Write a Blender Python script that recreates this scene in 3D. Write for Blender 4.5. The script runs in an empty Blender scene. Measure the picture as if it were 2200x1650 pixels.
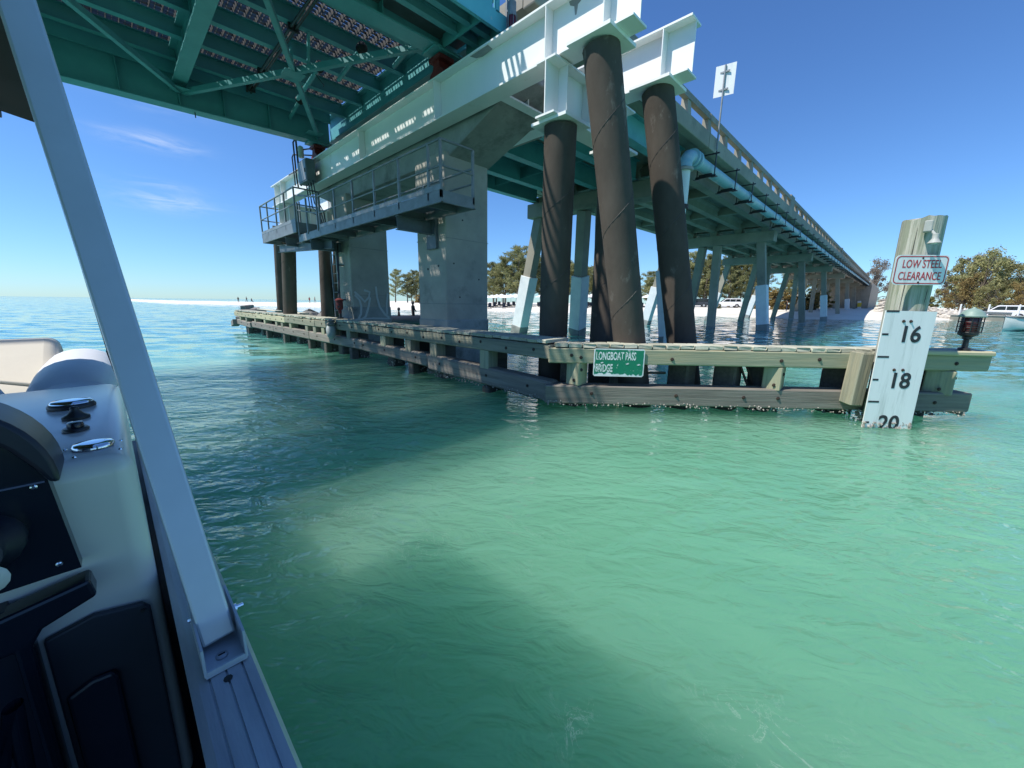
import bpy, math, random
from mathutils import Vector as V, Matrix
from mathutils.bvhtree import BVHTree
random.seed(7)
R = math.radians
sc = bpy.context.scene
COL = sc.collection
# ------------------------------------------------------------------ camera
# world: X = along the road bridge towards the shore, Y = along the channel, Z = up, water at z = 0
AZ, PITCH, ROLL = R(44.2), R(11.84), R(0.72)
SUN_AZ, SUN_EL = R(152), R(55)
fw = V((math.cos(AZ)*math.cos(PITCH), math.sin(AZ)*math.cos(PITCH), -math.sin(PITCH)))
r0 = V((math.sin(AZ), -math.cos(AZ), 0)); u0 = r0.cross(fw)
cr = math.cos(ROLL)*r0 + math.sin(ROLL)*u0; cu = -math.sin(ROLL)*r0 + math.cos(ROLL)*u0
cam = bpy.data.cameras.new('camera'); cam.sensor_width = 36; cam.lens = 36*835/2200
cam.clip_start = 0.02; cam.clip_end = 12000
co = bpy.data.objects.new('camera', cam); COL.objects.link(co)
m = Matrix((cr, cu, -fw)).transposed().to_4x4(); m.translation = V((0, 0, 1.6)); co.matrix_world = m
sc.camera = co
sc.render.resolution_x, sc.render.resolution_y = 1024, 768
# ------------------------------------------------------------------ world
w = bpy.data.worlds.new('World'); sc.world = w; w.use_nodes = True
N, L = w.node_tree.nodes, w.node_tree.links
N.clear()
wo = N.new('ShaderNodeOutputWorld'); bg = N.new('ShaderNodeBackground')
sky = N.new('ShaderNodeTexSky'); sky.sky_type = 'NISHITA'; sky.sun_disc = False
sky.sun_elevation = SUN_EL; sky.sun_rotation = math.pi/2 - SUN_AZ
sky.air_density = 1.0; sky.dust_density = 0.1; sky.ozone_density = 2.2; sky.altitude = 0
bg.inputs['Strength'].default_value = 0.098
def wmath(op, a, b=None, c=None):
    n = N.new('ShaderNodeMath'); n.operation = op
    for i, x in enumerate((a, b, c)):
        if x is None: continue
        if isinstance(x, (int, float)): n.inputs[i].default_value = x
        else: L.new(x, n.inputs[i])
    return n.outputs[0]
tc = N.new('ShaderNodeTexCoord'); sx = N.new('ShaderNodeSeparateXYZ'); L.new(tc.outputs['Generated'], sx.inputs[0])
az = wmath('ARCTAN2', sx.outputs[1], sx.outputs[0]); el = wmath('ARCSINE', sx.outputs[2])
cx = N.new('ShaderNodeCombineXYZ'); L.new(wmath('MULTIPLY', az, 5.0), cx.inputs[0]); L.new(wmath('MULTIPLY', el, 26.0), cx.inputs[1])
nz = N.new('ShaderNodeTexNoise'); nz.inputs['Scale'].default_value = 2.2; nz.inputs['Detail'].default_value = 7; nz.inputs['Roughness'].default_value = .62
nz.inputs['Distortion'].default_value = .8
L.new(cx.outputs[0], nz.inputs['Vector'])
tot = None
def wisp(a, e, ra, re, amp):
    """a thin cirrus patch centred on azimuth a / elevation e (degrees)"""
    global tot
    da = wmath('DIVIDE', wmath('SUBTRACT', az, R(a)), R(ra)); de = wmath('DIVIDE', wmath('SUBTRACT', el, R(e)), R(re))
    q = wmath('ADD', wmath('MULTIPLY', da, da), wmath('MULTIPLY', de, de))
    g = wmath('MULTIPLY', wmath('EXPONENT', wmath('MULTIPLY', q, -1.0)), amp)
    tot = g if tot is None else wmath('ADD', tot, g)
for a in ((87.5, 19.8, 6, .8, .36), (82.5, 19.6, 4, 1.3, .32), (84.5, 15.2, 3.2, .7, .42), (84, 9.8, 3.3, .8, .42), (84.5, 11.4, 3, .4, .2),
          (120, 14, 8, 1.2, .4), (150, 22, 9, 1.5, .4), (-60, 17, 9, 1.3, .35), (200, 12, 8, 1.2, .35)): wisp(*a)
msk = wmath('MULTIPLY', tot, wmath('MULTIPLY', wmath('MAXIMUM', wmath('SUBTRACT', nz.outputs[0], .36), 0.0), 3.4))
mx = N.new('ShaderNodeMix'); mx.data_type = 'RGBA'; mx.clamp_factor = True
L.new(msk, mx.inputs[0]); tn = N.new('ShaderNodeMix'); tn.data_type = 'RGBA'; tn.blend_type = 'MULTIPLY'; tn.inputs[0].default_value = 1
L.new(sky.outputs[0], tn.inputs[6]); tn.inputs[7].default_value = (.635, .985, 1.43, 1)   # clear maritime air: deeper blue than the model's default
L.new(tn.outputs[2], mx.inputs[6]); mx.inputs[7].default_value = (8.5, 9, 9.6, 1)
L.new(mx.outputs[2], bg.inputs['Color']); L.new(bg.outputs[0], wo.inputs[0])
# ------------------------------------------------------------------ sun
sd = bpy.data.lights.new('sun', 'SUN'); sd.energy = 5.0; sd.angle = R(0.53); sd.color = (1, .955, .88)
so = bpy.data.objects.new('sun', sd); COL.objects.link(so)
tosun = V((math.cos(SUN_AZ)*math.cos(SUN_EL), math.sin(SUN_AZ)*math.cos(SUN_EL), math.sin(SUN_EL)))
so.rotation_euler = (-tosun).to_track_quat('-Z', 'Y').to_euler(); so.location = tosun*60
vs = sc.view_settings; vs.view_transform = 'Standard'; vs.look = 'None'; vs.exposure = 0.27; vs.gamma = 1
cy = sc.cycles; cy.max_bounces = 7; cy.diffuse_bounces = 3; cy.glossy_bounces = 3; cy.transmission_bounces = 3; cy.transparent_max_bounces = 4; cy.caustics_reflective = False; cy.caustics_refractive = False
# ------------------------------------------------------------------ materials
def nodes(name):
    m = bpy.data.materials.new(name); m.use_nodes = True
    t = m.node_tree; b = t.nodes['Principled BSDF']
    return m, t, b
def mk(name, c1, c2=None, scale=3., rough=.6, bump=.15, bscale=None, metal=0., stretch=(1, 1, 1), detail=6, lo=.35, hi=.68, c3=None, s3=1., m3=(.55, .7), rnd=.12, spec=.5, sub=0, bdist=.01):
    """painted / weathered surface: two tones of noise, an optional third stain tone, relief, per-object tone shift"""
    m, t, b = nodes(name); n, l = t.nodes, t.links
    tx = n.new('ShaderNodeTexCoord'); oi = n.new('ShaderNodeObjectInfo')
    off = n.new('ShaderNodeVectorMath'); off.operation = 'MULTIPLY_ADD'
    cb = n.new('ShaderNodeCombineXYZ')
    for i in range(3): l.new(oi.outputs['Random'], cb.inputs[i])
    l.new(cb.outputs[0], off.inputs[0]); off.inputs[1].default_value = (37, 53, 71); l.new(tx.outputs['Object'], off.inputs[2])
    mp = n.new('ShaderNodeVectorMath'); mp.operation = 'MULTIPLY'; mp.inputs[1].default_value = stretch; l.new(off.outputs[0], mp.inputs[0])
    n1 = n.new('ShaderNodeTexNoise'); n1.inputs['Scale'].default_value = scale; n1.inputs['Detail'].default_value = detail; n1.inputs['Roughness'].default_value = .62
    l.new(mp.outputs[0], n1.inputs['Vector'])
    def ramp(src, a, z):
        r = n.new('ShaderNodeMapRange'); r.inputs[1].default_value = a; r.inputs[2].default_value = z; l.new(src, r.inputs[0]); return r.outputs[0]
    def mix(f, a, z):
        x = n.new('ShaderNodeMix'); x.data_type = 'RGBA'
        l.new(f, x.inputs[0])
        for i, q in ((6, a), (7, z)):
            if isinstance(q, tuple): x.inputs[i].default_value = (*q, 1)
            else: l.new(q, x.inputs[i])
        return x.outputs[2]
    c2 = c2 or tuple(k*.72 for k in c1)
    colr = mix(ramp(n1.outputs[0], lo, hi), c1, c2)
    if c3:
        n3 = n.new('ShaderNodeTexNoise'); n3.inputs['Scale'].default_value = s3; n3.inputs['Detail'].default_value = 9; n3.inputs['Roughness'].default_value = .7
        l.new(mp.outputs[0], n3.inputs['Vector'])
        colr = mix(ramp(n3.outputs[0], *m3), colr, c3)
    if rnd:
        hv = n.new('ShaderNodeHueSaturation'); l.new(colr, hv.inputs['Color'])
        mr = n.new('ShaderNodeMapRange'); l.new(oi.outputs['Random'], mr.inputs[0]); mr.inputs[3].default_value = 1-rnd; mr.inputs[4].default_value = 1+rnd
        l.new(mr.outputs[0], hv.inputs['Value']); colr = hv.outputs[0]
    l.new(colr, b.inputs['Base Color'])
    b.inputs['Metallic'].default_value = metal; b.inputs['Specular IOR Level'].default_value = spec
    rr = n.new('ShaderNodeMapRange'); l.new(n1.outputs[0], rr.inputs[0]); rr.inputs[3].default_value = max(0, rough-.12); rr.inputs[4].default_value = min(1, rough+.12)
    l.new(rr.outputs[0], b.inputs['Roughness'])
    if bump:
        n2 = n.new('ShaderNodeTexNoise'); n2.inputs['Scale'].default_value = bscale or scale*5; n2.inputs['Detail'].default_value = 5
        l.new(mp.outputs[0], n2.inputs['Vector'])
        bp = n.new('ShaderNodeBump'); bp.inputs['Strength'].default_value = bump; bp.inputs['Distance'].default_value = bdist
        l.new(n2.outputs[0], bp.inputs['Height']); l.new(bp.outputs[0], b.inputs['Normal'])
    return m
def flat(name, c, rough=.4, metal=0., spec=.5, emit=0):
    m, t, b = nodes(name); b.inputs['Base Color'].default_value = (*c, 1); b.inputs['Roughness'].default_value = rough
    b.inputs['Metallic'].default_value = metal; b.inputs['Specular IOR Level'].default_value = spec
    return m
M = {}
M['teal'] = mk('teal_paint', (.10, .335, .365), (.075, .27, .30), 1.6, .5, .05, 30, c3=(.13, .16, .12), s3=2.2, m3=(.66, .8))
M['tealb'] = mk('teal_blue_paint', (.10, .42, .48), (.08, .36, .42), 2, .45, .05, 30, c3=(.35, .42, .42), s3=3, m3=(.62, .7))
M['white'] = mk('white_steel_paint', (.80, .81, .80), (.74, .76, .75), 1.4, .42, .04, 25, c3=(.44, .37, .29), s3=2.6, m3=(.63, .80), rnd=.03, stretch=(1, 1, .3))
M['grime'] = mk('soot_stain', (.20, .21, .21), (.30, .31, .31), 6, .6, .05)
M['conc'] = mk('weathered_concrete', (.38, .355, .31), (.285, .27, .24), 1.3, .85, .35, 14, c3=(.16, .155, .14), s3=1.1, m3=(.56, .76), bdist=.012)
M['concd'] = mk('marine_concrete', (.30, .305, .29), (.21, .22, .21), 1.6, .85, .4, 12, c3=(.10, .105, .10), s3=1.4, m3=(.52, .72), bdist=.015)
M['concb'] = mk('bridge_concrete', (.305, .28, .228), (.225, .21, .172), .8, .85, .3, 8, c3=(.10, .105, .09), s3=.5, m3=(.58, .78), bdist=.02)
M['pipe'] = mk('coated_pile_steel', (.10, .084, .070), (.066, .055, .046), 2.2, .85, .14, 18, stretch=(1, 1, .5), c3=(.17, .155, .135), s3=2.6, m3=(.58, .68), rnd=.06, spec=.15)
M['seam'] = flat('weld_seam_shadow', (.05, .044, .04), .6)  # darker than the pile: thin shadow lines along the weld put into the colour
M['galv'] = mk('galvanised_steel', (.25, .275, .285), (.18, .20, .21), 4, .5, .06, 30, metal=.25, c3=(.20, .17, .14), s3=4, m3=(.68, .85))
M['galvd'] = mk('dark_grey_steel', (.15, .175, .19), (.11, .13, .145), 3, .5, .08, 30, metal=.2)
M['red'] = mk('red_oxide_paint', (.17, .018, .015), (.10, .013, .012), 5, .55, .15)
M['black'] = mk('black_rubber', (.014, .014, .015), (.022, .022, .022), 8, .55, .08)
M['grat'] = mk('worn_grating_steel', (.17, .165, .16), (.10, .098, .095), 14, .4, .1, metal=.3)
M['blackm'] = mk('black_painted_metal', (.016, .016, .018), (.03, .03, .03), 12, .4, .05)
GX = (.55, 11, 11)
M['woodg'] = mk('green_treated_timber', (.34, .335, .225), (.225, .24, .165), 2.2, .85, .5, 6, stretch=GX, c3=(.42, .34, .20), s3=.9, m3=(.48, .74), rnd=.16, bdist=.008)
M['woody'] = mk('pale_treated_timber', (.47, .425, .275), (.35, .325, .21), 2.2, .85, .5, 6, stretch=GX, c3=(.24, .26, .18), s3=.9, m3=(.52, .75), rnd=.12, bdist=.008)
M['woodd'] = mk('wet_dark_timber', (.25, .222, .185), (.15, .132, .11), 2.2, .8, .55, 6, stretch=GX, c3=(.27, .265, .225), s3=.9, m3=(.55, .75), rnd=.14, bdist=.01)
M['woodk'] = mk('plank_timber', (.47, .46, .37), (.37, .37, .28), 2.2, .9, .5, 6, stretch=GX, c3=(.26, .27, .19), s3=1.0, m3=(.55, .75), rnd=.2, bdist=.006)
GZ = (11, 11, .55)
M['woodl'] = mk('grey_green_timber', (.265, .255, .185), (.155, .16, .12), 2.2, .85, .6, 6, stretch=GX, c3=(.42, .36, .235), s3=.9, m3=(.52, .74), rnd=.2, bdist=.01)
M['woodp'] = mk('split_pile_timber', (.29, .31, .23), (.18, .21, .155), 2.0, .85, .6, 5, stretch=GZ, c3=(.50, .49, .42), s3=1.3, m3=(.45, .62), rnd=0, bdist=.015)
M['woodb'] = mk('submerged_pile_timber', (.105, .09, .072), (.06, .053, .045), 2.0, .75, .6, 6, stretch=GZ, rnd=.2, bdist=.01)
M['oys'] = mk('oyster_shell', (.42, .39, .34), (.14, .125, .105), 22, .7, .4, rnd=.15)
M['bolt'] = mk('rusty_bolt', (.06, .035, .022), (.03, .02, .016), 20, .7, .1)
M['signw'] = mk('white_sign_sheet', (.78, .79, .78), (.72, .74, .73), 1.2, .35, .02, c3=(.50, .53, .51), s3=1.6, m3=(.52, .72), stretch=(6, 6, .5), rnd=0)
M['signr'] = mk('faded_red_ink', (.42, .025, .03), (.52, .07, .07), 6, .4, 0, rnd=0)
M['ink'] = mk('black_numeral_ink', (.012, .013, .015), (.04, .04, .045), 14, .45, 0, rnd=0)
M['alu'] = mk('boat_aluminium', (.60, .64, .70), (.52, .56, .62), 3, .38, .03, metal=.35, rnd=0)
M['aluw'] = mk('worn_boat_aluminium', (.52, .54, .58), (.38, .40, .45), 5, .42, .08, 60, metal=.45, c3=(.25, .26, .28), s3=9, m3=(.62, .75), stretch=(6, .7, 6), rnd=0)
M['gel'] = mk('white_gelcoat', (.72, .70, .65), (.68, .66, .61), 2, .22, .01, rnd=0)
M['cush'] = mk('cream_vinyl', (.62, .58, .49), (.57, .53, .45), 4, .5, .05, 60, rnd=0)
M['cushw'] = mk('pale_grey_vinyl', (.66, .68, .72), (.60, .62, .66), 3, .5, .05, 60, rnd=0)
M['navy'] = mk('navy_plastic', (.010, .014, .028), (.014, .018, .034), 4, .38, .03, 80, rnd=0)
M['navyg'] = flat('navy_gloss', (.008, .012, .022), .18)
M['dkpan'] = mk('dark_grey_panel', (.030, .036, .050), (.026, .031, .044), 4, .5, .04, 90, rnd=0)
M['chrome'] = flat('chrome', (.75, .77, .8), .08, 1.0)
M['canv'] = mk('dark_canvas', (.022, .024, .03), (.03, .032, .04), 5, .9, .1, 120, rnd=0)
M['sand'] = mk('white_sand', (.74, .70, .62), (.66, .62, .54), .25, .95, .3, 3, c3=(.52, .47, .39), s3=.06, m3=(.6, .75), rnd=0, bdist=.05)
M['rock'] = mk('limestone_rock', (.58, .53, .45), (.44, .40, .34), 2, .9, .5, 6, rnd=.2, bdist=.05)
M['rockd'] = mk('dark_wet_rock', (.20, .19, .165), (.13, .125, .11), 3, .9, .5, 6, rnd=.25, bdist=.03)
M['carw'] = flat('white_car_paint', (.78, .78, .78), .25)
M['card'] = flat('dark_car_paint', (.03, .035, .045), .25)
M['glass'] = flat('dark_car_glass', (.012, .015, .018), .06)
M['tyre'] = flat('tyre_rubber', (.02, .02, .02), .8)
M['hub'] = flat('wheel_hub', (.5, .5, .5), .35, .8)
M['umb'] = mk('white_canvas', (.78, .78, .76), (.70, .70, .69), 2, .9, .05, rnd=.05)
M['lensr'] = flat('red_lens', (.085, .006, .007), .15)
M['greenl'] = mk('verdigris_lamp_paint', (.26, .36, .31), (.20, .30, .26), 9, .45, .1)
M['greyl'] = mk('grey_lamp_paint', (.42, .44, .41), (.33, .35, .33), 9, .6, .15)
M['skin'] = flat('skin', (.36, .2, .13), .6)
M['graf'] = flat('faded_spray_paint', (.46, .47, .46), .8)
M['asph'] = mk('asphalt', (.06, .06, .06), (.05, .05, .05), 3, .9, .2)
def leafmat(name, c1, c2, c3, tr=.38):
    m, t, b = nodes(name); n, l = t.nodes, t.links
    g = n.new('ShaderNodeNewGeometry'); oi = n.new('ShaderNodeObjectInfo')
    n1 = n.new('ShaderNodeTexNoise'); n1.inputs['Scale'].default_value = .9; n1.inputs['Detail'].default_value = 3
    l.new(g.outputs['Position'], n1.inputs['Vector'])
    a = n.new('ShaderNodeMath'); a.operation = 'MULTIPLY_ADD'; a.inputs[1].default_value = .55; l.new(g.outputs['Random Per Island'], a.inputs[0])
    mr = n.new('ShaderNodeMapRange'); mr.inputs[1].default_value = .3; mr.inputs[2].default_value = .7; mr.inputs[4].default_value = .5; l.new(n1.outputs[0], mr.inputs[0]); l.new(mr.outputs[0], a.inputs[2])
    cr_ = n.new('ShaderNodeValToRGB'); e = cr_.color_ramp.elements
    e[0].color = (*c1, 1); e[1].color = (*c3, 1); x = e.new(.5); x.color = (*c2, 1)
    l.new(a.outputs[0], cr_.inputs[0])
    hv = n.new('ShaderNodeHueSaturation'); l.new(cr_.outputs[0], hv.inputs['Color'])
    m2 = n.new('ShaderNodeMapRange'); l.new(oi.outputs['Random'], m2.inputs[0]); m2.inputs[3].default_value = .75; m2.inputs[4].default_value = 1.25; l.new(m2.outputs[0], hv.inputs['Value'])
    l.new(hv.outputs[0], b.inputs['Base Color']); b.inputs['Roughness'].default_value = .7
    tb = n.new('ShaderNodeBsdfTranslucent'); l.new(hv.outputs[0], tb.inputs[0])
    ms = n.new('ShaderNodeMixShader'); ms.inputs[0].default_value = tr
    o = n['Material Output']; l.new(b.outputs[0], ms.inputs[1]); l.new(tb.outputs[0], ms.inputs[2]); l.new(ms.outputs[0], o.inputs[0])
    return m
M['pine'] = leafmat('casuarina_foliage', (.14, .165, .07), (.26, .27, .115), (.40, .37, .18))
M['olive'] = leafmat('olive_brown_foliage', (.155, .165, .07), (.28, .275, .115), (.40, .36, .165))
M['ochre'] = leafmat('ochre_foliage', (.19, .14, .055), (.32, .225, .08), (.29, .26, .10))
M['palm'] = leafmat('palm_frond', (.08, .11, .03), (.18, .19, .06), (.30, .26, .10))
M['dry'] = leafmat('grey_twigs', (.16, .14, .12), (.24, .21, .18), (.20, .17, .11))
M['bark'] = mk('bark', (.16, .13, .10), (.10, .08, .065), 5, .9, .4, stretch=(4, 4, 1))
# ------------------------------------------------------------------ mesh helpers
PW = {}          # world position of every object made (for parenting without rotations)
class MB:
    def __init__(s): s.v = []; s.f = []
    def add(s, vs_, fs): k = len(s.v); s.v += [V(p) for p in vs_]; s.f += [tuple(i+k for i in q) for q in fs]; return s
    def box(s, x0, x1, y0, y1, z0, z1):
        return s.add([(x0, y0, z0), (x1, y0, z0), (x1, y1, z0), (x0, y1, z0), (x0, y0, z1), (x1, y0, z1), (x1, y1, z1), (x0, y1, z1)],
                     [(0, 3, 2, 1), (4, 5, 6, 7), (0, 1, 5, 4), (1, 2, 6, 5), (2, 3, 7, 6), (3, 0, 4, 7)])
    def bar(s, p0, p1, wd, ht, up=(0, 0, 1)):
        """rectangular bar from p0 to p1, wd across, ht along up"""
        p0, p1 = V(p0), V(p1); d = (p1-p0).normalized(); a = d.cross(V(up)).normalized()*wd/2; b = a.cross(d).normalized()*ht/2
        q = [p+sa*a+sb*b for p in (p0, p1) for sa, sb in ((-1, -1), (1, -1), (1, 1), (-1, 1))]
        return s.add(q, [(0, 1, 2, 3), (7, 6, 5, 4), (0, 4, 5, 1), (1, 5, 6, 2), (2, 6, 7, 3), (3, 7, 4, 0)])
    def tube(s, p0, p1, r, r1=None, n=12, caps=True):
        return s.path([p0, p1], [r, r if r1 is None else r1], n, caps)
    def path(s, pts, r, n=8, caps=True):
        pts = [V(p) for p in pts]; k = len(s.v); rs = r if isinstance(r, (list, tuple)) else [r]*len(pts)
        prev = None
        for i, p in enumerate(pts):
            d = (pts[min(i+1, len(pts)-1)]-pts[max(i-1, 0)]).normalized()
            if prev is None: a = d.orthogonal().normalized()
            else: a = (prev-d*prev.dot(d)).normalized()
            prev = a; b = d.cross(a)
            for j in range(n):
                t = 2*math.pi*j/n; s.v.append(p+(a*math.cos(t)+b*math.sin(t))*rs[i])
        for i in range(len(pts)-1):
            for j in range(n):
                s.f.append((k+i*n+j, k+i*n+(j+1) % n, k+(i+1)*n+(j+1) % n, k+(i+1)*n+j))
        if caps:
            s.f.append(tuple(k+j for j in reversed(range(n)))); e = k+(len(pts)-1)*n; s.f.append(tuple(e+j for j in range(n)))
        return s
    def lathe(s, prof, o=(0, 0, 0), n=16, ax=None):
        o = V(o); q = V(ax).to_track_quat('Z', 'Y') if ax else None; k = len(s.v)
        for r, z in prof:
            for j in range(n):
                t = 2*math.pi*j/n; p = V((r*math.cos(t), r*math.sin(t), z)); s.v.append(o+(q @ p if q else p))
        for i in range(len(prof)-1):
            for j in range(n): s.f.append((k+i*n+j, k+i*n+(j+1) % n, k+(i+1)*n+(j+1) % n, k+(i+1)*n+j))
        s.f.append(tuple(k+j for j in reversed(range(n)))); e = k+(len(prof)-1)*n; s.f.append(tuple(e+j for j in range(n)))
        return s
    def prism(s, poly, o, ax, ay, az_):
        """polygon in (ax, ay) from o, extruded by vector az_"""
        o, ax, ay, az_ = V(o), V(ax), V(ay), V(az_); n = len(poly)
        q = [o+ax*p[0]+ay*p[1] for p in poly]
        return s.add(q+[p+az_ for p in q], [tuple(reversed(range(n))), tuple(range(n, 2*n))]+[(i, (i+1) % n, n+(i+1) % n, n+i) for i in range(n)])
    def build(s, name, mat, parent=None, smooth=0, bevel=0, org=None):
        lo = V((min(p[i] for p in s.v) for i in range(3))); hi = V((max(p[i] for p in s.v) for i in range(3)))
        o_ = V(org) if org else V(((lo.x+hi.x)/2, (lo.y+hi.y)/2, lo.z if parent is None else (lo.z+hi.z)/2))
        me = bpy.data.meshes.new(name); me.from_pydata([p-o_ for p in s.v], [], s.f); me.update()
        return link(name, me, mat, parent, o_, smooth, bevel)
def link(name, me, mat, parent, loc, smooth=0, bevel=0):
    if mat and not me.materials: me.materials.append(M[mat])
    if smooth:
        me.polygons.foreach_set('use_smooth', [True]*len(me.polygons)); me.set_sharp_from_angle(angle=R(smooth))
    o = bpy.data.objects.new(name, me); COL.objects.link(o); place(o, parent, loc)
    if bevel:
        b = o.modifiers.new('bevel', 'BEVEL'); b.width = bevel; b.segments = 2; b.limit_method = 'ANGLE'; b.angle_limit = R(40)
    return o
def place(o, parent, loc):
    PW[o.name] = V(loc)
    if parent: o.parent = parent; o.location = V(loc)-PW[parent.name]
    else: o.location = V(loc)
def tag(o, label=None, cat=None, group=None, kind=None):
    for k, x in (('label', label), ('category', cat), ('group', group), ('kind', kind)):
        if x: o[k] = x
    return o
def thing(name, loc, label, cat, group=None):
    o = bpy.data.objects.new(name, None); COL.objects.link(o); place(o, None, loc); o.empty_display_size = .2
    return tag(o, label, cat, group)
def cbox(lx, ly, lz, c=.012, jag=0):
    """chamfered block centred on the origin, lx long"""
    hx, hy, hz = lx/2, ly/2, lz/2; b = MB(); pr = [(-hy+c, -hz), (hy-c, -hz), (hy, -hz+c), (hy, hz-c), (hy-c, hz), (-hy+c, hz), (-hy, hz-c), (-hy, -hz+c)]
    q = []
    for x, k in ((-hx, .55), (-hx+c, 1), (hx-c, 1), (hx, .55)):
        for y, z in pr:
            if k < 1: y -= math.copysign(min(c*.8, abs(y)), y); z -= math.copysign(min(c*.8, abs(z)), z)
            q.append((x+random.uniform(-jag, jag), y, z))
    fs = [tuple(reversed(range(8))), tuple(range(24, 32))]
    for i in range(3):
        for j in range(8): fs.append((i*8+j, i*8+(j+1) % 8, i*8+8+(j+1) % 8, i*8+8+j))
    b.add(q, fs); me = bpy.data.meshes.new('block'); me.from_pydata(b.v, [], b.f); me.update(); return me
def timber(name, p0, p1, wd, ht, mat, parent, c=.015, roll=0, jag=.008):
    """squared timber whose local X runs along its grain"""
    p0, p1 = V(p0), V(p1); me = cbox((p1-p0).length, wd, ht, c, jag); o = link(name, me, mat, parent, (p0+p1)/2)
    o.rotation_mode = 'QUATERNION'; o.rotation_quaternion = (p1-p0).to_track_quat('X', 'Z') @ V((1, 0, 0)).rotation_difference(V((1, 0, 0)))
    if roll: o.rotation_quaternion = o.rotation_quaternion @ Matrix.Rotation(roll, 3, 'X').to_quaternion()
    return o
def ibeam(p0, p1, d, bf, tf, tw, up=(0, 0, 1)):
    """returns three MB: web, top flange, bottom flange; p0-p1 is the centre line of the bottom face"""
    up = V(up); p0, p1 = V(p0), V(p1)
    return (MB().bar(p0+up*(d/2), p1+up*(d/2), tw, d-2*tf), MB().bar(p0+up*(d-tf/2), p1+up*(d-tf/2), bf, tf), MB().bar(p0+up*tf/2, p1+up*tf/2, bf, tf))
def ibeam_one(p0, p1, d, bf, tf, tw):
    b = MB()
    for q in ibeam(p0, p1, d, bf, tf, tw): b.add(q.v, q.f)
    return b
def text_obj(name, s, size, mat, parent, o, right, up, xs=1., bold=0., ext=.0015, align='LEFT', shear=0, res=4):
    cv = bpy.data.curves.new(name, 'FONT'); cv.body = s; cv.size = size; cv.extrude = ext; cv.offset = bold; cv.align_x = align; cv.resolution_u = res; cv.shear = shear
    tmp = bpy.data.objects.new('tmp', cv); COL.objects.link(tmp); me = bpy.data.meshes.new_from_object(tmp.evaluated_get(bpy.context.evaluated_depsgraph_get()))
    bpy.data.objects.remove(tmp); bpy.data.curves.remove(cv)
    right, up = V(right).normalized(), V(up).normalized(); nrm = right.cross(up)
    T = Matrix((right*xs, up, nrm)).transposed().to_4x4(); me.transform(T); me.materials.clear()
    ob = link(name, me, mat, parent, o); return ob
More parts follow.
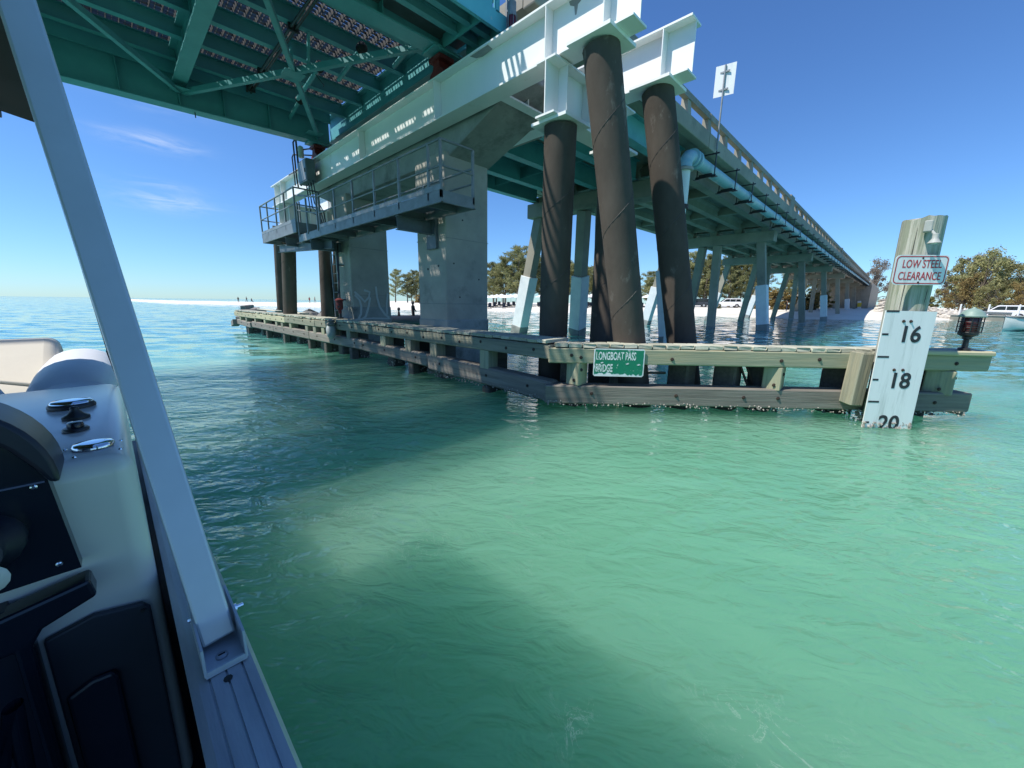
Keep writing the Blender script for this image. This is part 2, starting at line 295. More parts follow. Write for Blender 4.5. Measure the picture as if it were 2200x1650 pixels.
# ------------------------------------------------------------------ water
def make_water():
    m, t, b = nodes('sea_water'); n, l = t.nodes, t.links
    g = n.new('ShaderNodeNewGeometry')
    def noise(sc_, st, det, rot=0, rough=.55, dis=0):
        vr = n.new('ShaderNodeVectorRotate'); vr.rotation_type = 'Z_AXIS'; vr.inputs['Angle'].default_value = rot; l.new(g.outputs['Position'], vr.inputs['Vector'])
        mp = n.new('ShaderNodeMapping'); mp.inputs['Scale'].default_value = st; l.new(vr.outputs[0], mp.inputs[0])
        x = n.new('ShaderNodeTexNoise'); x.inputs['Scale'].default_value = sc_; x.inputs['Detail'].default_value = det; x.inputs['Roughness'].default_value = rough; x.inputs['Distortion'].default_value = dis
        l.new(mp.outputs[0], x.inputs['Vector']); return x.outputs[0]
    # body colour: turbid green, paler where sand is stirred up
    nn = noise(.22, (1, 1, 1), 4, 0, .6, .5)
    mr = n.new('ShaderNodeMapRange'); mr.inputs[1].default_value = .38; mr.inputs[2].default_value = .68; l.new(nn, mr.inputs[0])
    mx = n.new('ShaderNodeMix'); mx.data_type = 'RGBA'; mx.inputs[6].default_value = (.122, .335, .210, 1); mx.inputs[7].default_value = (.17, .40, .265, 1); l.new(mr.outputs[0], mx.inputs[0])
    # deeper, bluer water out past the fenders
    s0 = n.new('ShaderNodeSeparateXYZ'); l.new(g.outputs['Position'], s0.inputs[0])
    m0 = n.new('ShaderNodeMath'); m0.operation = 'MAXIMUM'; l.new(s0.outputs[0], m0.inputs[0]); l.new(s0.outputs[1], m0.inputs[1])
    dp = n.new('ShaderNodeMapRange'); dp.interpolation_type = 'SMOOTHSTEP'; dp.inputs[1].default_value = 5; dp.inputs[2].default_value = 26; dp.inputs[4].default_value = .85; l.new(m0.outputs[0], dp.inputs[0])
    dm = n.new('ShaderNodeMix'); dm.data_type = 'RGBA'; l.new(dp.outputs[0], dm.inputs[0]); l.new(mx.outputs[2], dm.inputs[6]); dm.inputs[7].default_value = (.05, .235, .255, 1); fdp = dm.outputs[2]
    # foam flecks left in the boat's wash: thin broken threads, only close along the hull
    sp = n.new('ShaderNodeSeparateXYZ'); l.new(g.outputs['Position'], sp.inputs[0])
    def mth(op, a, c=None):
        x = n.new('ShaderNodeMath'); x.operation = op; x.use_clamp = op == 'SUBTRACT' and c == -99
        for i, q in enumerate((a, c)):
            if q is None: continue
            if isinstance(q, (int, float)): x.inputs[i].default_value = q
            else: l.new(q, x.inputs[i])
        return x.outputs[0]
    f1 = noise(7.5, (1, .5, 1), 6, R(30), .68, 1.6); th = mth('ABSOLUTE', mth('SUBTRACT', f1, .5))
    thr = n.new('ShaderNodeMapRange'); thr.inputs[1].default_value = .0; thr.inputs[2].default_value = .018; thr.inputs[3].default_value = 1; thr.inputs[4].default_value = 0; l.new(th, thr.inputs[0])
    pa = n.new('ShaderNodeMapRange'); pa.inputs[1].default_value = .54; pa.inputs[2].default_value = .68; l.new(noise(1.1, (1, 1, 1), 3, 0, .6, .6), pa.inputs[0])
    hx = n.new('ShaderNodeMapRange'); hx.inputs[1].default_value = 2.3; hx.inputs[2].default_value = .6; l.new(mth('ABSOLUTE', sp.outputs[0]), hx.inputs[0])
    hy = n.new('ShaderNodeMapRange'); hy.inputs[1].default_value = 3.4; hy.inputs[2].default_value = 1.6; l.new(sp.outputs[1], hy.inputs[0])
    fo = mth('MULTIPLY', mth('MULTIPLY', thr.outputs[0], pa.outputs[0]), mth('MULTIPLY', mth('MULTIPLY', hx.outputs[0], hy.outputs[0]), .6))
    fm = n.new('ShaderNodeMix'); fm.data_type = 'RGBA'; l.new(fo, fm.inputs[0]); l.new(fdp, fm.inputs[6]); fm.inputs[7].default_value = (.7, .74, .72, 1)
    l.new(fm.outputs[2], b.inputs['Base Color'])
    b.inputs['Roughness'].default_value = .02; b.inputs['IOR'].default_value = 1.333
    b.inputs['Subsurface Weight'].default_value = 1.0; b.inputs['Subsurface Radius'].default_value = (.9, 1.0, .97); b.inputs['Subsurface Scale'].default_value = 9.5
    def mul(a, k):
        x = n.new('ShaderNodeMath'); x.operation = 'MULTIPLY'; l.new(a, x.inputs[0])
        if isinstance(k, float): x.inputs[1].default_value = k
        else: l.new(k, x.inputs[1])
        return x.outputs[0]
    def add(a, c):
        x = n.new('ShaderNodeMath'); x.operation = 'ADD'; l.new(a, x.inputs[0]); l.new(c, x.inputs[1]); return x.outputs[0]
    h = add(add(mul(noise(1.9, (1, .5, 1), 3, R(128), .5, .6), .17), mul(noise(6.2, (1, .5, 1), 3, R(146), .5, .9), .088)), add(mul(noise(.5, (1, .55, 1), 2, R(120)), .16), mul(noise(17, (1, .55, 1), 2, R(135), .5, .5), .02)))
    # ruffled and smoother patches
    pt = n.new('ShaderNodeMapRange'); pt.inputs[1].default_value = .4; pt.inputs[2].default_value = .62; pt.inputs[3].default_value = .5; pt.inputs[4].default_value = 1.05
    l.new(noise(.13, (1, 1, 1), 2), pt.inputs[0]); h = mul(h, pt.outputs[0])
    bp = n.new('ShaderNodeBump'); bp.inputs['Strength'].default_value = .85; bp.inputs['Distance'].default_value = 1.; l.new(h, bp.inputs['Height'])
    # far off, where single ripples are smaller than a pixel, the slope itself is random
    vr = n.new('ShaderNodeVectorRotate'); vr.rotation_type = 'Z_AXIS'; vr.inputs['Angle'].default_value = R(132); l.new(g.outputs['Position'], vr.inputs['Vector'])
    mpf = n.new('ShaderNodeMapping'); mpf.inputs['Scale'].default_value = (1, .45, 1); l.new(vr.outputs[0], mpf.inputs[0])
    nf = n.new('ShaderNodeTexNoise'); nf.inputs['Scale'].default_value = 1.6; nf.inputs['Detail'].default_value = 4; nf.inputs['Roughness'].default_value = .6; l.new(mpf.outputs[0], nf.inputs['Vector'])
    vf = n.new('ShaderNodeVectorMath'); vf.operation = 'SUBTRACT'; l.new(nf.outputs['Color'], vf.inputs[0]); vf.inputs[1].default_value = (.5, .5, .5)
    vm = n.new('ShaderNodeVectorMath'); vm.operation = 'MULTIPLY_ADD'; l.new(vf.outputs[0], vm.inputs[0]); vm.inputs[1].default_value = (.62, .62, 0); vm.inputs[2].default_value = (0, 0, 1)
    vn = n.new('ShaderNodeVectorMath'); vn.operation = 'NORMALIZE'; l.new(vm.outputs[0], vn.inputs[0])
    ln_ = n.new('ShaderNodeVectorMath'); ln_.operation = 'LENGTH'; l.new(g.outputs['Position'], ln_.inputs[0])
    ff = n.new('ShaderNodeMapRange'); ff.interpolation_type = 'SMOOTHSTEP'; ff.inputs[1].default_value = 5; ff.inputs[2].default_value = 17; l.new(ln_.outputs['Value'], ff.inputs[0])
    mxn = n.new('ShaderNodeMix'); mxn.data_type = 'VECTOR'; l.new(ff.outputs[0], mxn.inputs[0]); l.new(bp.outputs[0], mxn.inputs[4]); l.new(vn.outputs[0], mxn.inputs[5]); l.new(mxn.outputs[1], b.inputs['Normal'])
    M['water'] = m
    o = MB().add([(-9000, -5000, 0), (16000, -5000, 0), (2000, 14000, 0)], [(0, 1, 2)]).build('water', 'water', org=(0, 0, 0))
    tag(o, 'clear green sea water of the channel with small ripples', 'water', kind='structure')
make_water()
# ------------------------------------------------------------------ beach
SHORE = [(8, 420), (12, 240), (15.7, 166), (24.3, 143), (28, 104), (33.4, 89.5), (38.9, 69.4), (45.5, 56.3), (49.5, 48.4), (53.2, 41), (57.3, 26.5), (60.6, 15), (61.5, 9.6), (66.8, 3.2), (79, -5.5), (79.5, -8), (83, -12), (86, -20), (92, -45), (100, -120)]
def beach():
    prof = [(-9, -.7), (-3, -.25), (0, 0.0), (2, .12), (5, .32), (10, .62), (18, .95), (30, 1.15), (50, 1.25), (90, 1.3), (160, 1.4), (420, 1.6)]
    b = MB(); n = len(prof); rows = 0
    # resample the shoreline
    pts = []
    for i in range(len(SHORE)-1):
        a, c = V((*SHORE[i], 0)), V((*SHORE[i+1], 0)); k = max(2, int((c-a).length/5))
        for j in range(k): pts.append(a.lerp(c, j/k))
    for i, p in enumerate(pts):
        a = math.atan2(p.y, p.x); d = V((math.cos(a), math.sin(a), 0))
        spit = max(0, min(1, (math.degrees(a)-62)/12))
        wob = .9*math.sin(i*.9)+.5*math.sin(i*2.3)
        for dd, z in prof:
            zz = z*(1-.45*spit)
            if spit > 0 and dd > 60: zz = zz-(dd-60)/100*2.2*spit
            q = p+d*(dd*(1 if dd < 100 else 1)+wob); b.v.append(V((q.x, q.y, zz+(.05*math.sin(i*1.7+dd) if dd > 4 else 0)-.004)))
        rows += 1
    for i in range(rows-1):
        for j in range(n-1): b.f.append((i*n+j, i*n+j+1, (i+1)*n+j+1, (i+1)*n+j))
    o = b.build('beach', 'sand', org=(0, 0, 0), smooth=60); tag(o, 'white sand beach behind the bridge', 'beach', kind='structure')
beach()
_bm = bpy.data.objects['beach'].data
GB = BVHTree.FromPolygons([v.co.copy() for v in _bm.vertices], [tuple(p.vertices) for p in _bm.polygons])
def ground(x, y, dflt=.8):
    h = GB.ray_cast(V((x, y, 60)), V((0, 0, -1)))[0]
    return h.z if h else dflt
#@@STRUCT@@
# ------------------------------------------------------------------ the moving bridge span overhead
def draw_span():
    t = thing('drawbridge_span', (-4, 9.8, 6), 'teal steel drawbridge span with open grating deck over the channel', 'bridge')
    X0, X1 = -15, 5.35
    # main girders: web, flanges, stiffeners (bottom flange drops towards the hinge)
    for y, sgn in ((12.95, -1), (6.78, 1)):
        zb = lambda x: 6.135-.028*max(0, 4.9-x)
        g = MB().prism([(X0, zb(X0)), (X1, zb(X1)), (X1, 7.12), (X0, 7.12)], (0, y-.008, 0), (1, 0, 0), (0, 0, 1), (0, .016, 0)).build('main_girder', 'teal', t)
        MB().bar((X0, y, zb(X0)-.015), (X1, y, zb(X1)-.015), .34, .03).build('flange', 'teal', g)
        MB().bar((X0, y, 7.14), (X1, y, 7.14), .34, .03).build('flange', 'teal', g)
        for x in (4.95, 3.75, 2.75, 1.87, .85, -.25, -1.2, -2.2, -3.4):
            MB().box(x-.007, x+.007, y-.15, y-.009, zb(x), 7.12).build('stiffener', 'teal', g)
            MB().box(x-.007, x+.007, y+.009, y+.15, zb(x), 7.12).build('stiffener', 'teal', g)
    MB().box(X0, 5.3, 12.66, 12.69, 6.62, 7.1).build('ledger_plate', 'teal', t)
    # floor beams
    for x, z in ((1.87, 6.42), (-1.95, 6.35), (-5.8, 6.25), (-9.6, 6.15)):
        w_, a, c = ibeam((x, 6.96, z), (x, 12.78, z), 7.02-z, .26, .025, .016)
        f = w_.build('floor_beam', 'teal', t); a.build('flange', 'teal', f); c.build('flange', 'teal', f)
    w_, a, c = ibeam((5.66, 6.2, 6.36), (5.66, 13.6, 6.36), .72, .3, .03, .016)
    f = w_.build('end_floor_beam', 'teal', t); a.build('flange', 'teal', f); c.build('flange', 'teal', f)
    # stringers, one per bay and line
    ST = (12.39, 11.35, 10.3, 9.2, 8.12, 7.3)
    for a, c in ((1.9, 5.64), (-1.92, 1.84), (-5.77, -1.98), (-9.57, -5.83), (-15, -9.63)):
        for y in ST:
            ibeam_one((a, y, 6.80), (c, y, 6.80), .31, .15, .014, .010).build('stringer', 'teal', t)
    # open grating deck: bearing bars across, lighter bars along, tie bars
    g = MB(); x = -15
    while x < 5.6:
        g.box(x-.004, x+.004, 7.0, 12.9, 7.12, 7.24); x += .195
    x = -15+.0975
    while x < 5.6:
        g.box(x-.003, x+.003, 7.0, 12.9, 7.19, 7.24); x += .195
    y = 7.0
    while y < 12.9:
        g.box(-15, 5.6, y-.0035, y+.0035, 7.185, 7.245); y += .115
    x = -15
    while x < 5.5:          # zigzag tie strips between the bearing bars
        y = 7.0; k = 0
        while y < 12.8:
            if (k+int(x*5)) % 3 == 0 and -6 < x: g.bar((x, y, 7.22), (x+.195, y+.115, 7.22), .005, .04)
            y += .115; k += 1
        x += .195
    tag(g.build('deck_grating', 'grat', t), kind='stuff')
    # lateral bracing below the floor
    for p, q in (((1.95, 12.75, 6.27), (4.85, 6.98, 6.2)), ((1.95, 6.98, 6.27), (4.92, 12.72, 6.2)), ((-2.0, 6.98, 6.18), (1.85, 12.7, 6.27)), ((-2.0, 12.7, 6.18), (1.85, 6.98, 6.27))):
        p, q = V(p), V(q); b = MB().bar(p, q, .09, .012); d = (q-p).normalized(); s = d.cross(V((0, 0, 1))).normalized()*.045
        b.bar(p+s+V((0, 0, .05)), q+s+V((0, 0, .05)), .012, .1); b.build('lateral_brace', 'teal', t)
    for p in ((1.9, 12.6, 6.29), (4.8, 12.6, 6.2), (4.8, 7.1, 6.2), (3.42, 9.86, 6.22)):
        MB().box(p[0]-.2, p[0]+.2, p[1]-.17, p[1]+.17, p[2]+.008, p[2]+.02).build('gusset_plate', 'teal', t)
    MB().bar((3.42, 9.86, 6.23), (3.42, 9.86, 6.8), .05, .05, up=(1, 0, 0)).build('hanger', 'teal', t)
    MB().bar((3.6, 9.5, 6.25), (3.55, 9.2, 6.8), .05, .05, up=(1, 0, 0)).build('hanger', 'teal', t)
    # black conduits under the stringers
    for dx in (0, .085): MB().tube((3.22+dx, 7.0, 6.74), (3.22+dx, 12.55, 6.72), .028, n=8).build('conduit', 'blackm', t, 50)
    for y in (7.3, 9.2, 11.35, 12.4): MB().box(3.17, 3.36, y-.03, y+.03, 6.68, 6.80).build('conduit_clamp', 'blackm', t)
    # locking bars with black gaiters
    for x, ya, yb in ((4.2, 11.75, 12.8), (4.0, 9.9, 11.5), (4.35, 8.6, 9.9), (4.95, 7.45, 8.5)):
        MB().tube((x, ya, 6.62), (x+.05, yb, 6.5), .045, n=10).build('lock_bar', 'teal', t, 50)
        MB().lathe([(.05, -.09), (.10, -.05), (.075, -.02), (.10, .01), (.075, .04), (.10, .07), (.05, .1)], (x, ya, 6.62), 12, (0, 1, -.1)).build('gaiter', 'black', t, 40)
    MB().path([(4.1, 10.2, 6.8), (4.0, 10.15, 6.55), (4.12, 10.05, 6.35), (4.05, 9.9, 6.25)], .008, 5).build('cable', 'blackm', t)
    MB().path([(5.1, 7.6, 6.8), (5.0, 7.5, 6.5), (5.05, 7.4, 6.4)], .008, 5).build('cable', 'blackm', t)
    MB().path([(2.15, 12.93, 6.08), (2.15, 12.93, 5.9)], .012, 5).build('drip_pipe', 'blackm', t)
    # footway brackets, joists, floor plate and fascia on both sides
    for sg, ya, yb, yf in ((-1, 5.86, 6.2, 5.5), (1, 13.3, 13.7, 14.1)):
        for y in (ya, yb): ibeam_one((X0, y, 6.12 if sg < 0 else 6.6), (X1, y, 6.12 if sg < 0 else 6.6), .17, .11, .012, .008).build('footway_joist', 'teal', t)
        z = 6.02 if sg < 0 else 6.5
        MB().box(X0, X1+.05, yf-.01, yf+.01, z, z+.30).build('fascia_plate', 'tealb', t)
        MB().box(X0, X1+.05, yf-.05, yf-.011, z, z+.015).build('fascia_lip', 'tealb', t)
        MB().box(X0, X1, min(yf, yb)+.02, max(yf, yb)+.12 if sg > 0 else 6.77, z+.28, z+.30).build('footway_plate', 'galvd', t)
        MB().box(X1, X1+.02, min(yf, yb)+.02, max(yf, yb)+.3, z+.03, z+.27).build('end_channel', 'teal', t)
        for k, x in enumerate((4.9, 1.9, -1.9, -5.8, -9.6)):
            MB().box(x-.01, x+.01, min(6.95, yf)+.02 if sg < 0 else 13.12, 6.6 if sg < 0 else yf-.02, z+.06, z+.27).build('footway_bracket', 'teal', t)
    b = MB(); x = -3
    while x < 5.3: b.box(x, x+.012, 5.53, 5.83, 6.285, 6.298); x += .05
    tag(b.build('footway_ribs', 'galvd', t), kind='stuff')
    # footway railing
    for y in (5.52, 14.08):
        z = 6.3 if y < 9 else 6.8
        for x in (5.2, 3.4, 1.6, -.2, -2, -3.8, -5.6, -7.4, -9.2, -11): MB().box(x-.04, x+.04, y-.03, y+.03, z, z+1.5).build('rail_post', 'tealb', t)
        for k in (.45, .8, 1.15, 1.5): MB().box(X0, 5.3, y-.02, y+.02, z+k-.03, z+k+.03).build('rail', 'tealb', t)
    MB().box(4.25, 5.12, 5.535, 5.55, 6.34, 7.2).build('railing_panel', 'tealb', t)
    # shoe plates over the bearings
    for y in (6.78, 12.95): MB().box(4.7, 5.25, y-.2, y+.2, 6.04, 6.07).build('shoe_plate', 'teal', t)
    return t
draw_span()
def bearing(y, lab):
    t = thing('bridge_bearing', (4.98, y, 5.67), lab, 'bearing', 'red bearing pedestals on the white girder')
    MB().prism([(-.2, 0), (.2, 0), (.2, .07), (.11, .13), (.08, .24), (.08, .26), (-.08, .26), (-.08, .24), (-.11, .13), (-.2, .07)], (4.86, y, 5.67), (0, 1, 0), (0, 0, 1), (.24, 0, 0)).build('pedestal', 'red', t)
    MB().box(4.82, 5.14, y-.17, y+.17, 5.93, 6.0).build('top_plate', 'red', t)
    MB().box(4.90, 5.06, y-.11, y+.11, 6.0, 6.04).build('rocker', 'red', t)
    for s in (-1, 1): MB().lathe([(.02, 0), (.02, .03)], (4.9, y+s*.16, 5.74), 6).build('anchor_bolt', 'bolt', t)
bearing(6.78, 'large red bearing pedestal on the white girder nearest the black piles')
bearing(12.95, 'small far red bearing pedestal beside the grey electrical box')
# red marker lamp hanging at the span corner
t = thing('marker_lamp', (5.42, 5.42, 6.0), 'red lensed marker lamp in a wire guard at the span corner', 'lamp')
MB().tube((5.42, 5.5, 5.95), (5.42, 5.5, 6.9), .025, n=8).build('conduit_pole', 'galv', t, 50)
MB().lathe([(.085, 0), (.09, .02), (.06, .03)], (5.40, 5.36, 6.04), 14).build('end_cap', 'galv', t, 40)
MB().lathe([(.065, 0), (.072, .03), (.072, .16), (.065, .19)], (5.40, 5.36, 6.075), 14).build('red_lens', 'lensr', t, 40)
MB().lathe([(.07, 0), (.07, .2), (.03, .24)], (5.40, 5.36, 6.27), 14).build('lamp_housing', 'galv', t, 40)
for k in range(6):
    a = k*math.pi/3; MB().tube((5.40+.085*math.cos(a), 5.36+.085*math.sin(a), 6.05), (5.40+.085*math.cos(a), 5.36+.085*math.sin(a), 6.3), .005, n=5).build('guard_wire', 'galv', t)
MB().bar((5.40, 5.36, 6.4), (5.42, 5.5, 6.4), .03, .03).build('lamp_bracket', 'galv', t)
# ------------------------------------------------------------------ white steel grillage on the pier
def girder(name, p0, p1, d, bf, lab, stiff, group=None, axis='y', both=True):
    p0, p1 = V(p0), V(p1); t = thing(name, p0, lab, 'girder', group)
    w_, a, c = ibeam(p0, p1, d, bf, .028, .016)
    w_.build('web', 'white', t); a.build('top_flange', 'white', t); c.build('bottom_flange', 'white', t)
    u = (p1-p0).normalized(); s = u.cross(V((0, 0, 1)))
    for k in stiff:
        for q in ((-1, 1) if both else (-1,)):
            c0 = p0+u*k+s*q*(bf/4+.004); MB().bar(c0+V((0, 0, .028)), c0+V((0, 0, d-.028)), .014, bf/2-.012, up=s).build('stiffener', 'white', t)
    return t
tA = girder('steel_girder', (4.98, 2.76, 4.94), (4.98, 17.15, 4.94), .71, .34, 'long white steel girder under the red bearings, channel side of the pier', (.42, 1.36, 4.05, 7.2, 10.6, 13.3, 14.0))
tB = girder('steel_girder', (6.54, 2.72, 4.94), (6.54, 17.3, 4.94), .71, .34, 'rear white steel girder with its end standing free beside the road bridge', (.42, 1.36, 4.05, 7.2, 10.6, 13.3))
girder('cross_girder', (4.72, 4.02, 4.21), (7.0, 4.02, 4.21), .71, .34, 'short white cross girder sitting on the nearest upright black pile', (.3, .9, 1.5, 2.0), 'cross girders')
girder('cross_girder', (4.72, 16.2, 4.21), (7.0, 16.2, 4.21), .71, .34, 'white cross girder at the far end of the pier above the platform', (.3, 1.0, 1.6), 'cross girders')
girder('cross_girder', (5.18, 5.3, 4.97), (6.34, 5.3, 4.97), .5, .2, 'small white diaphragm beam between the two long girders', (.5,), 'cross girders')
for (x, y, z), p in (((5.0, 3.31, 4.94), tA), ((6.56, 3.25, 4.94), tB)):
    MB().box(x-.32, x+.33, y-.32, y+.33, z-.045, z-.002).build('pile_plate', 'white', p)
MB().box(4.80, 5.42, 3.70, 4.34, 4.165, 4.208).build('pile_plate', 'white', tA); MB().box(6.3, 6.9, 3.7, 4.3, 4.165, 4.208).build('pile_plate', 'white', tB)
MB().box(4.7, 5.3, 16.0, 16.5, 4.165, 4.208).build('pile_plate', 'white', tA)
# drips of soot on the long girder
MB().prism([(-.12, 0), (.12, 0), (.1, -.05), (.03, -.09), (.012, -.2), (-.012, -.2), (-.03, -.09), (-.1, -.06)], (4.968, 3.72, 5.61), (0, 1, 0), (0, 0, 1), (.003, 0, 0)).build('soot_stain', 'grime', tA)
MB().prism([(-.22, 0), (.22, 0), (.18, .10), (.06, .15), (-.2, .12)], (4.83, 5.55, 5.617), (0, 1, 0), (1, 0, 0), (0, 0, .003)).build('soot_stain', 'grime', tA)
for y in (4.5, 8.2, 9.7, 11.4): MB().box(4.86, 5.1, y, y+.1, 5.652, 5.67).build('splice_bolt_plate', 'white', tA)
# ------------------------------------------------------------------ black pipe piles
def pile(p0, p1, lab, r=.242, pitch=1.15, ph=0):
    p0, p1 = V(p0), V(p1); d = (p1-p0); ln = d.length; d.normalize(); b = MB(); n = 28; nr = 14
    b.path([p0+d*ln*k/nr for k in range(nr+1)], r, n)
    o = b.build('pipe_pile', 'pipe', None, 40); tag(o, lab, 'pile', 'black pipe piles of the pier')
    a = d.orthogonal().normalized(); c = d.cross(a); pts = []
    k = 0
    while k*.06 < ln:
        s = k*.06; th = s/pitch*2*math.pi+ph; pts.append(p0+d*s+(a*math.cos(th)+c*math.sin(th))*(r+.001)); k += 1
    MB().path(pts, .0045, 5).build('weld_seam', 'seam', o)
    return o
pile((5.6, 4.43, -2), (5.08, 4.0, 4.165), 'upright black pile nearest the concrete pillar under the cross girder')
pile((6.17, 2.66, -2), (5.0, 3.31, 4.895), 'tallest raking black pile, sunlit brown, under the free end of the front girder', pitch=1.2, ph=2.3)
pile((7.25, 2.17, -2), (6.56, 3.25, 4.895), 'raking black pile nearest the road bridge under the rear girder', pitch=1.2, ph=2.0)
pile((6.45, 3.9, -2), (6.6, 4.0, 4.165), 'black pile half hidden behind the tallest raking pile')
pile((4.95, 17.6, -2), (5.0, 16.3, 4.165), 'stout dark pile at the far end of the pier with spiral seams')
pile((6.5, 17.6, -2), (6.55, 17.0, 4.9), 'far dark pile just left of the ladder and pillar', pitch=1.0)
pile((6.05, 22.4, -2), (6.0, 21.0, 4.9), 'thin looking far pile leaning behind the stout dark pile', r=.2)
pile((7.3, 18.9, -2), (6.6, 15.6, 4.9), 'far raking pile showing beside the ladder', r=.2)
# ------------------------------------------------------------------ concrete pier
t = thing('concrete_pier', (5.7, 9.5, 0), 'grey concrete bridge pier with two square pillars and a cap beam', 'pier')
pl = MB().box(5.1, 6.28, 6.93, 8.0, -2, 4.55).build('pillar', 'conc', t, bevel=.03)
pl2 = MB().box(5.1, 6.3, 11.55, 12.6, -2, 4.55).build('pillar', 'conc', t, bevel=.03)
MB().prism([(4.9, 5.2), (7.0, 4.45), (8.05, 4.45), (11.45, 4.45), (12.7, 4.45), (14.6, 5.1), (14.6, 6.0), (4.9, 6.0)], (5.22, 0, 0), (0, 1, 0), (0, 0, 1), (1.1, 0, 0)).build('cap_beam', 'concd', t, bevel=.02)  # darker concrete for its stains, with the shade up here put into the tone
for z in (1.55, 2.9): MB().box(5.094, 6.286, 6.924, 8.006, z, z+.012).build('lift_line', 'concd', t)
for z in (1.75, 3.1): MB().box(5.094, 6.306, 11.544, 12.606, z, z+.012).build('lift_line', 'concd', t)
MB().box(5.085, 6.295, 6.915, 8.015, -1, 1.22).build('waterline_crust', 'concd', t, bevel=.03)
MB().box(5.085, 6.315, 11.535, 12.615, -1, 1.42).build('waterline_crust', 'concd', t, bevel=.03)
for a, z in ((5.30, 2.4), (5.55, 3.3), (6.0, 2.1), (5.8, 3.6), (5.45, 1.7)): MB().lathe([(.018, 0), (.018, .006)], (a, 6.929, z), 8, (0, -1, 0)).build('form_tie_hole', 'black', t)
for y, z in ((7.2, 2.35), (7.6, 2.3), (7.3, 3.1)): MB().lathe([(.025, 0), (.025, .006)], (5.099, y, z), 8, (-1, 0, 0)).build('form_tie_hole', 'black', t)
# faded graffiti on the far pillar
def stroke(pts, w_=.034):
    b = MB().path([(5.1+u*1.18, 11.528, 1.05+q*1.3) for u, q in pts], w_, 5, False)
    for p in b.v: p.y = 11.532+(p.y-11.528)*.06
    b.build('graffiti', 'graf', t)
stroke([(.05, .55), (.16, .44), (.2, .3), (.18, .12), (.1, .0)]); stroke([(.05, .62), (.2, .5), (.3, .4), (.42, .5), (.45, .62), (.3, .66)])
stroke([(.45, .5), (.38, .25), (.3, .06), (.16, -.02)]); stroke([(.62, .75), (.64, .5), (.7, .28), (.84, .1), (.96, .02)])
stroke([(.95, .6), (.9, .35), (.9, .1)]); stroke([(.02, 0), (.5, .02), (.99, .0)], .022)
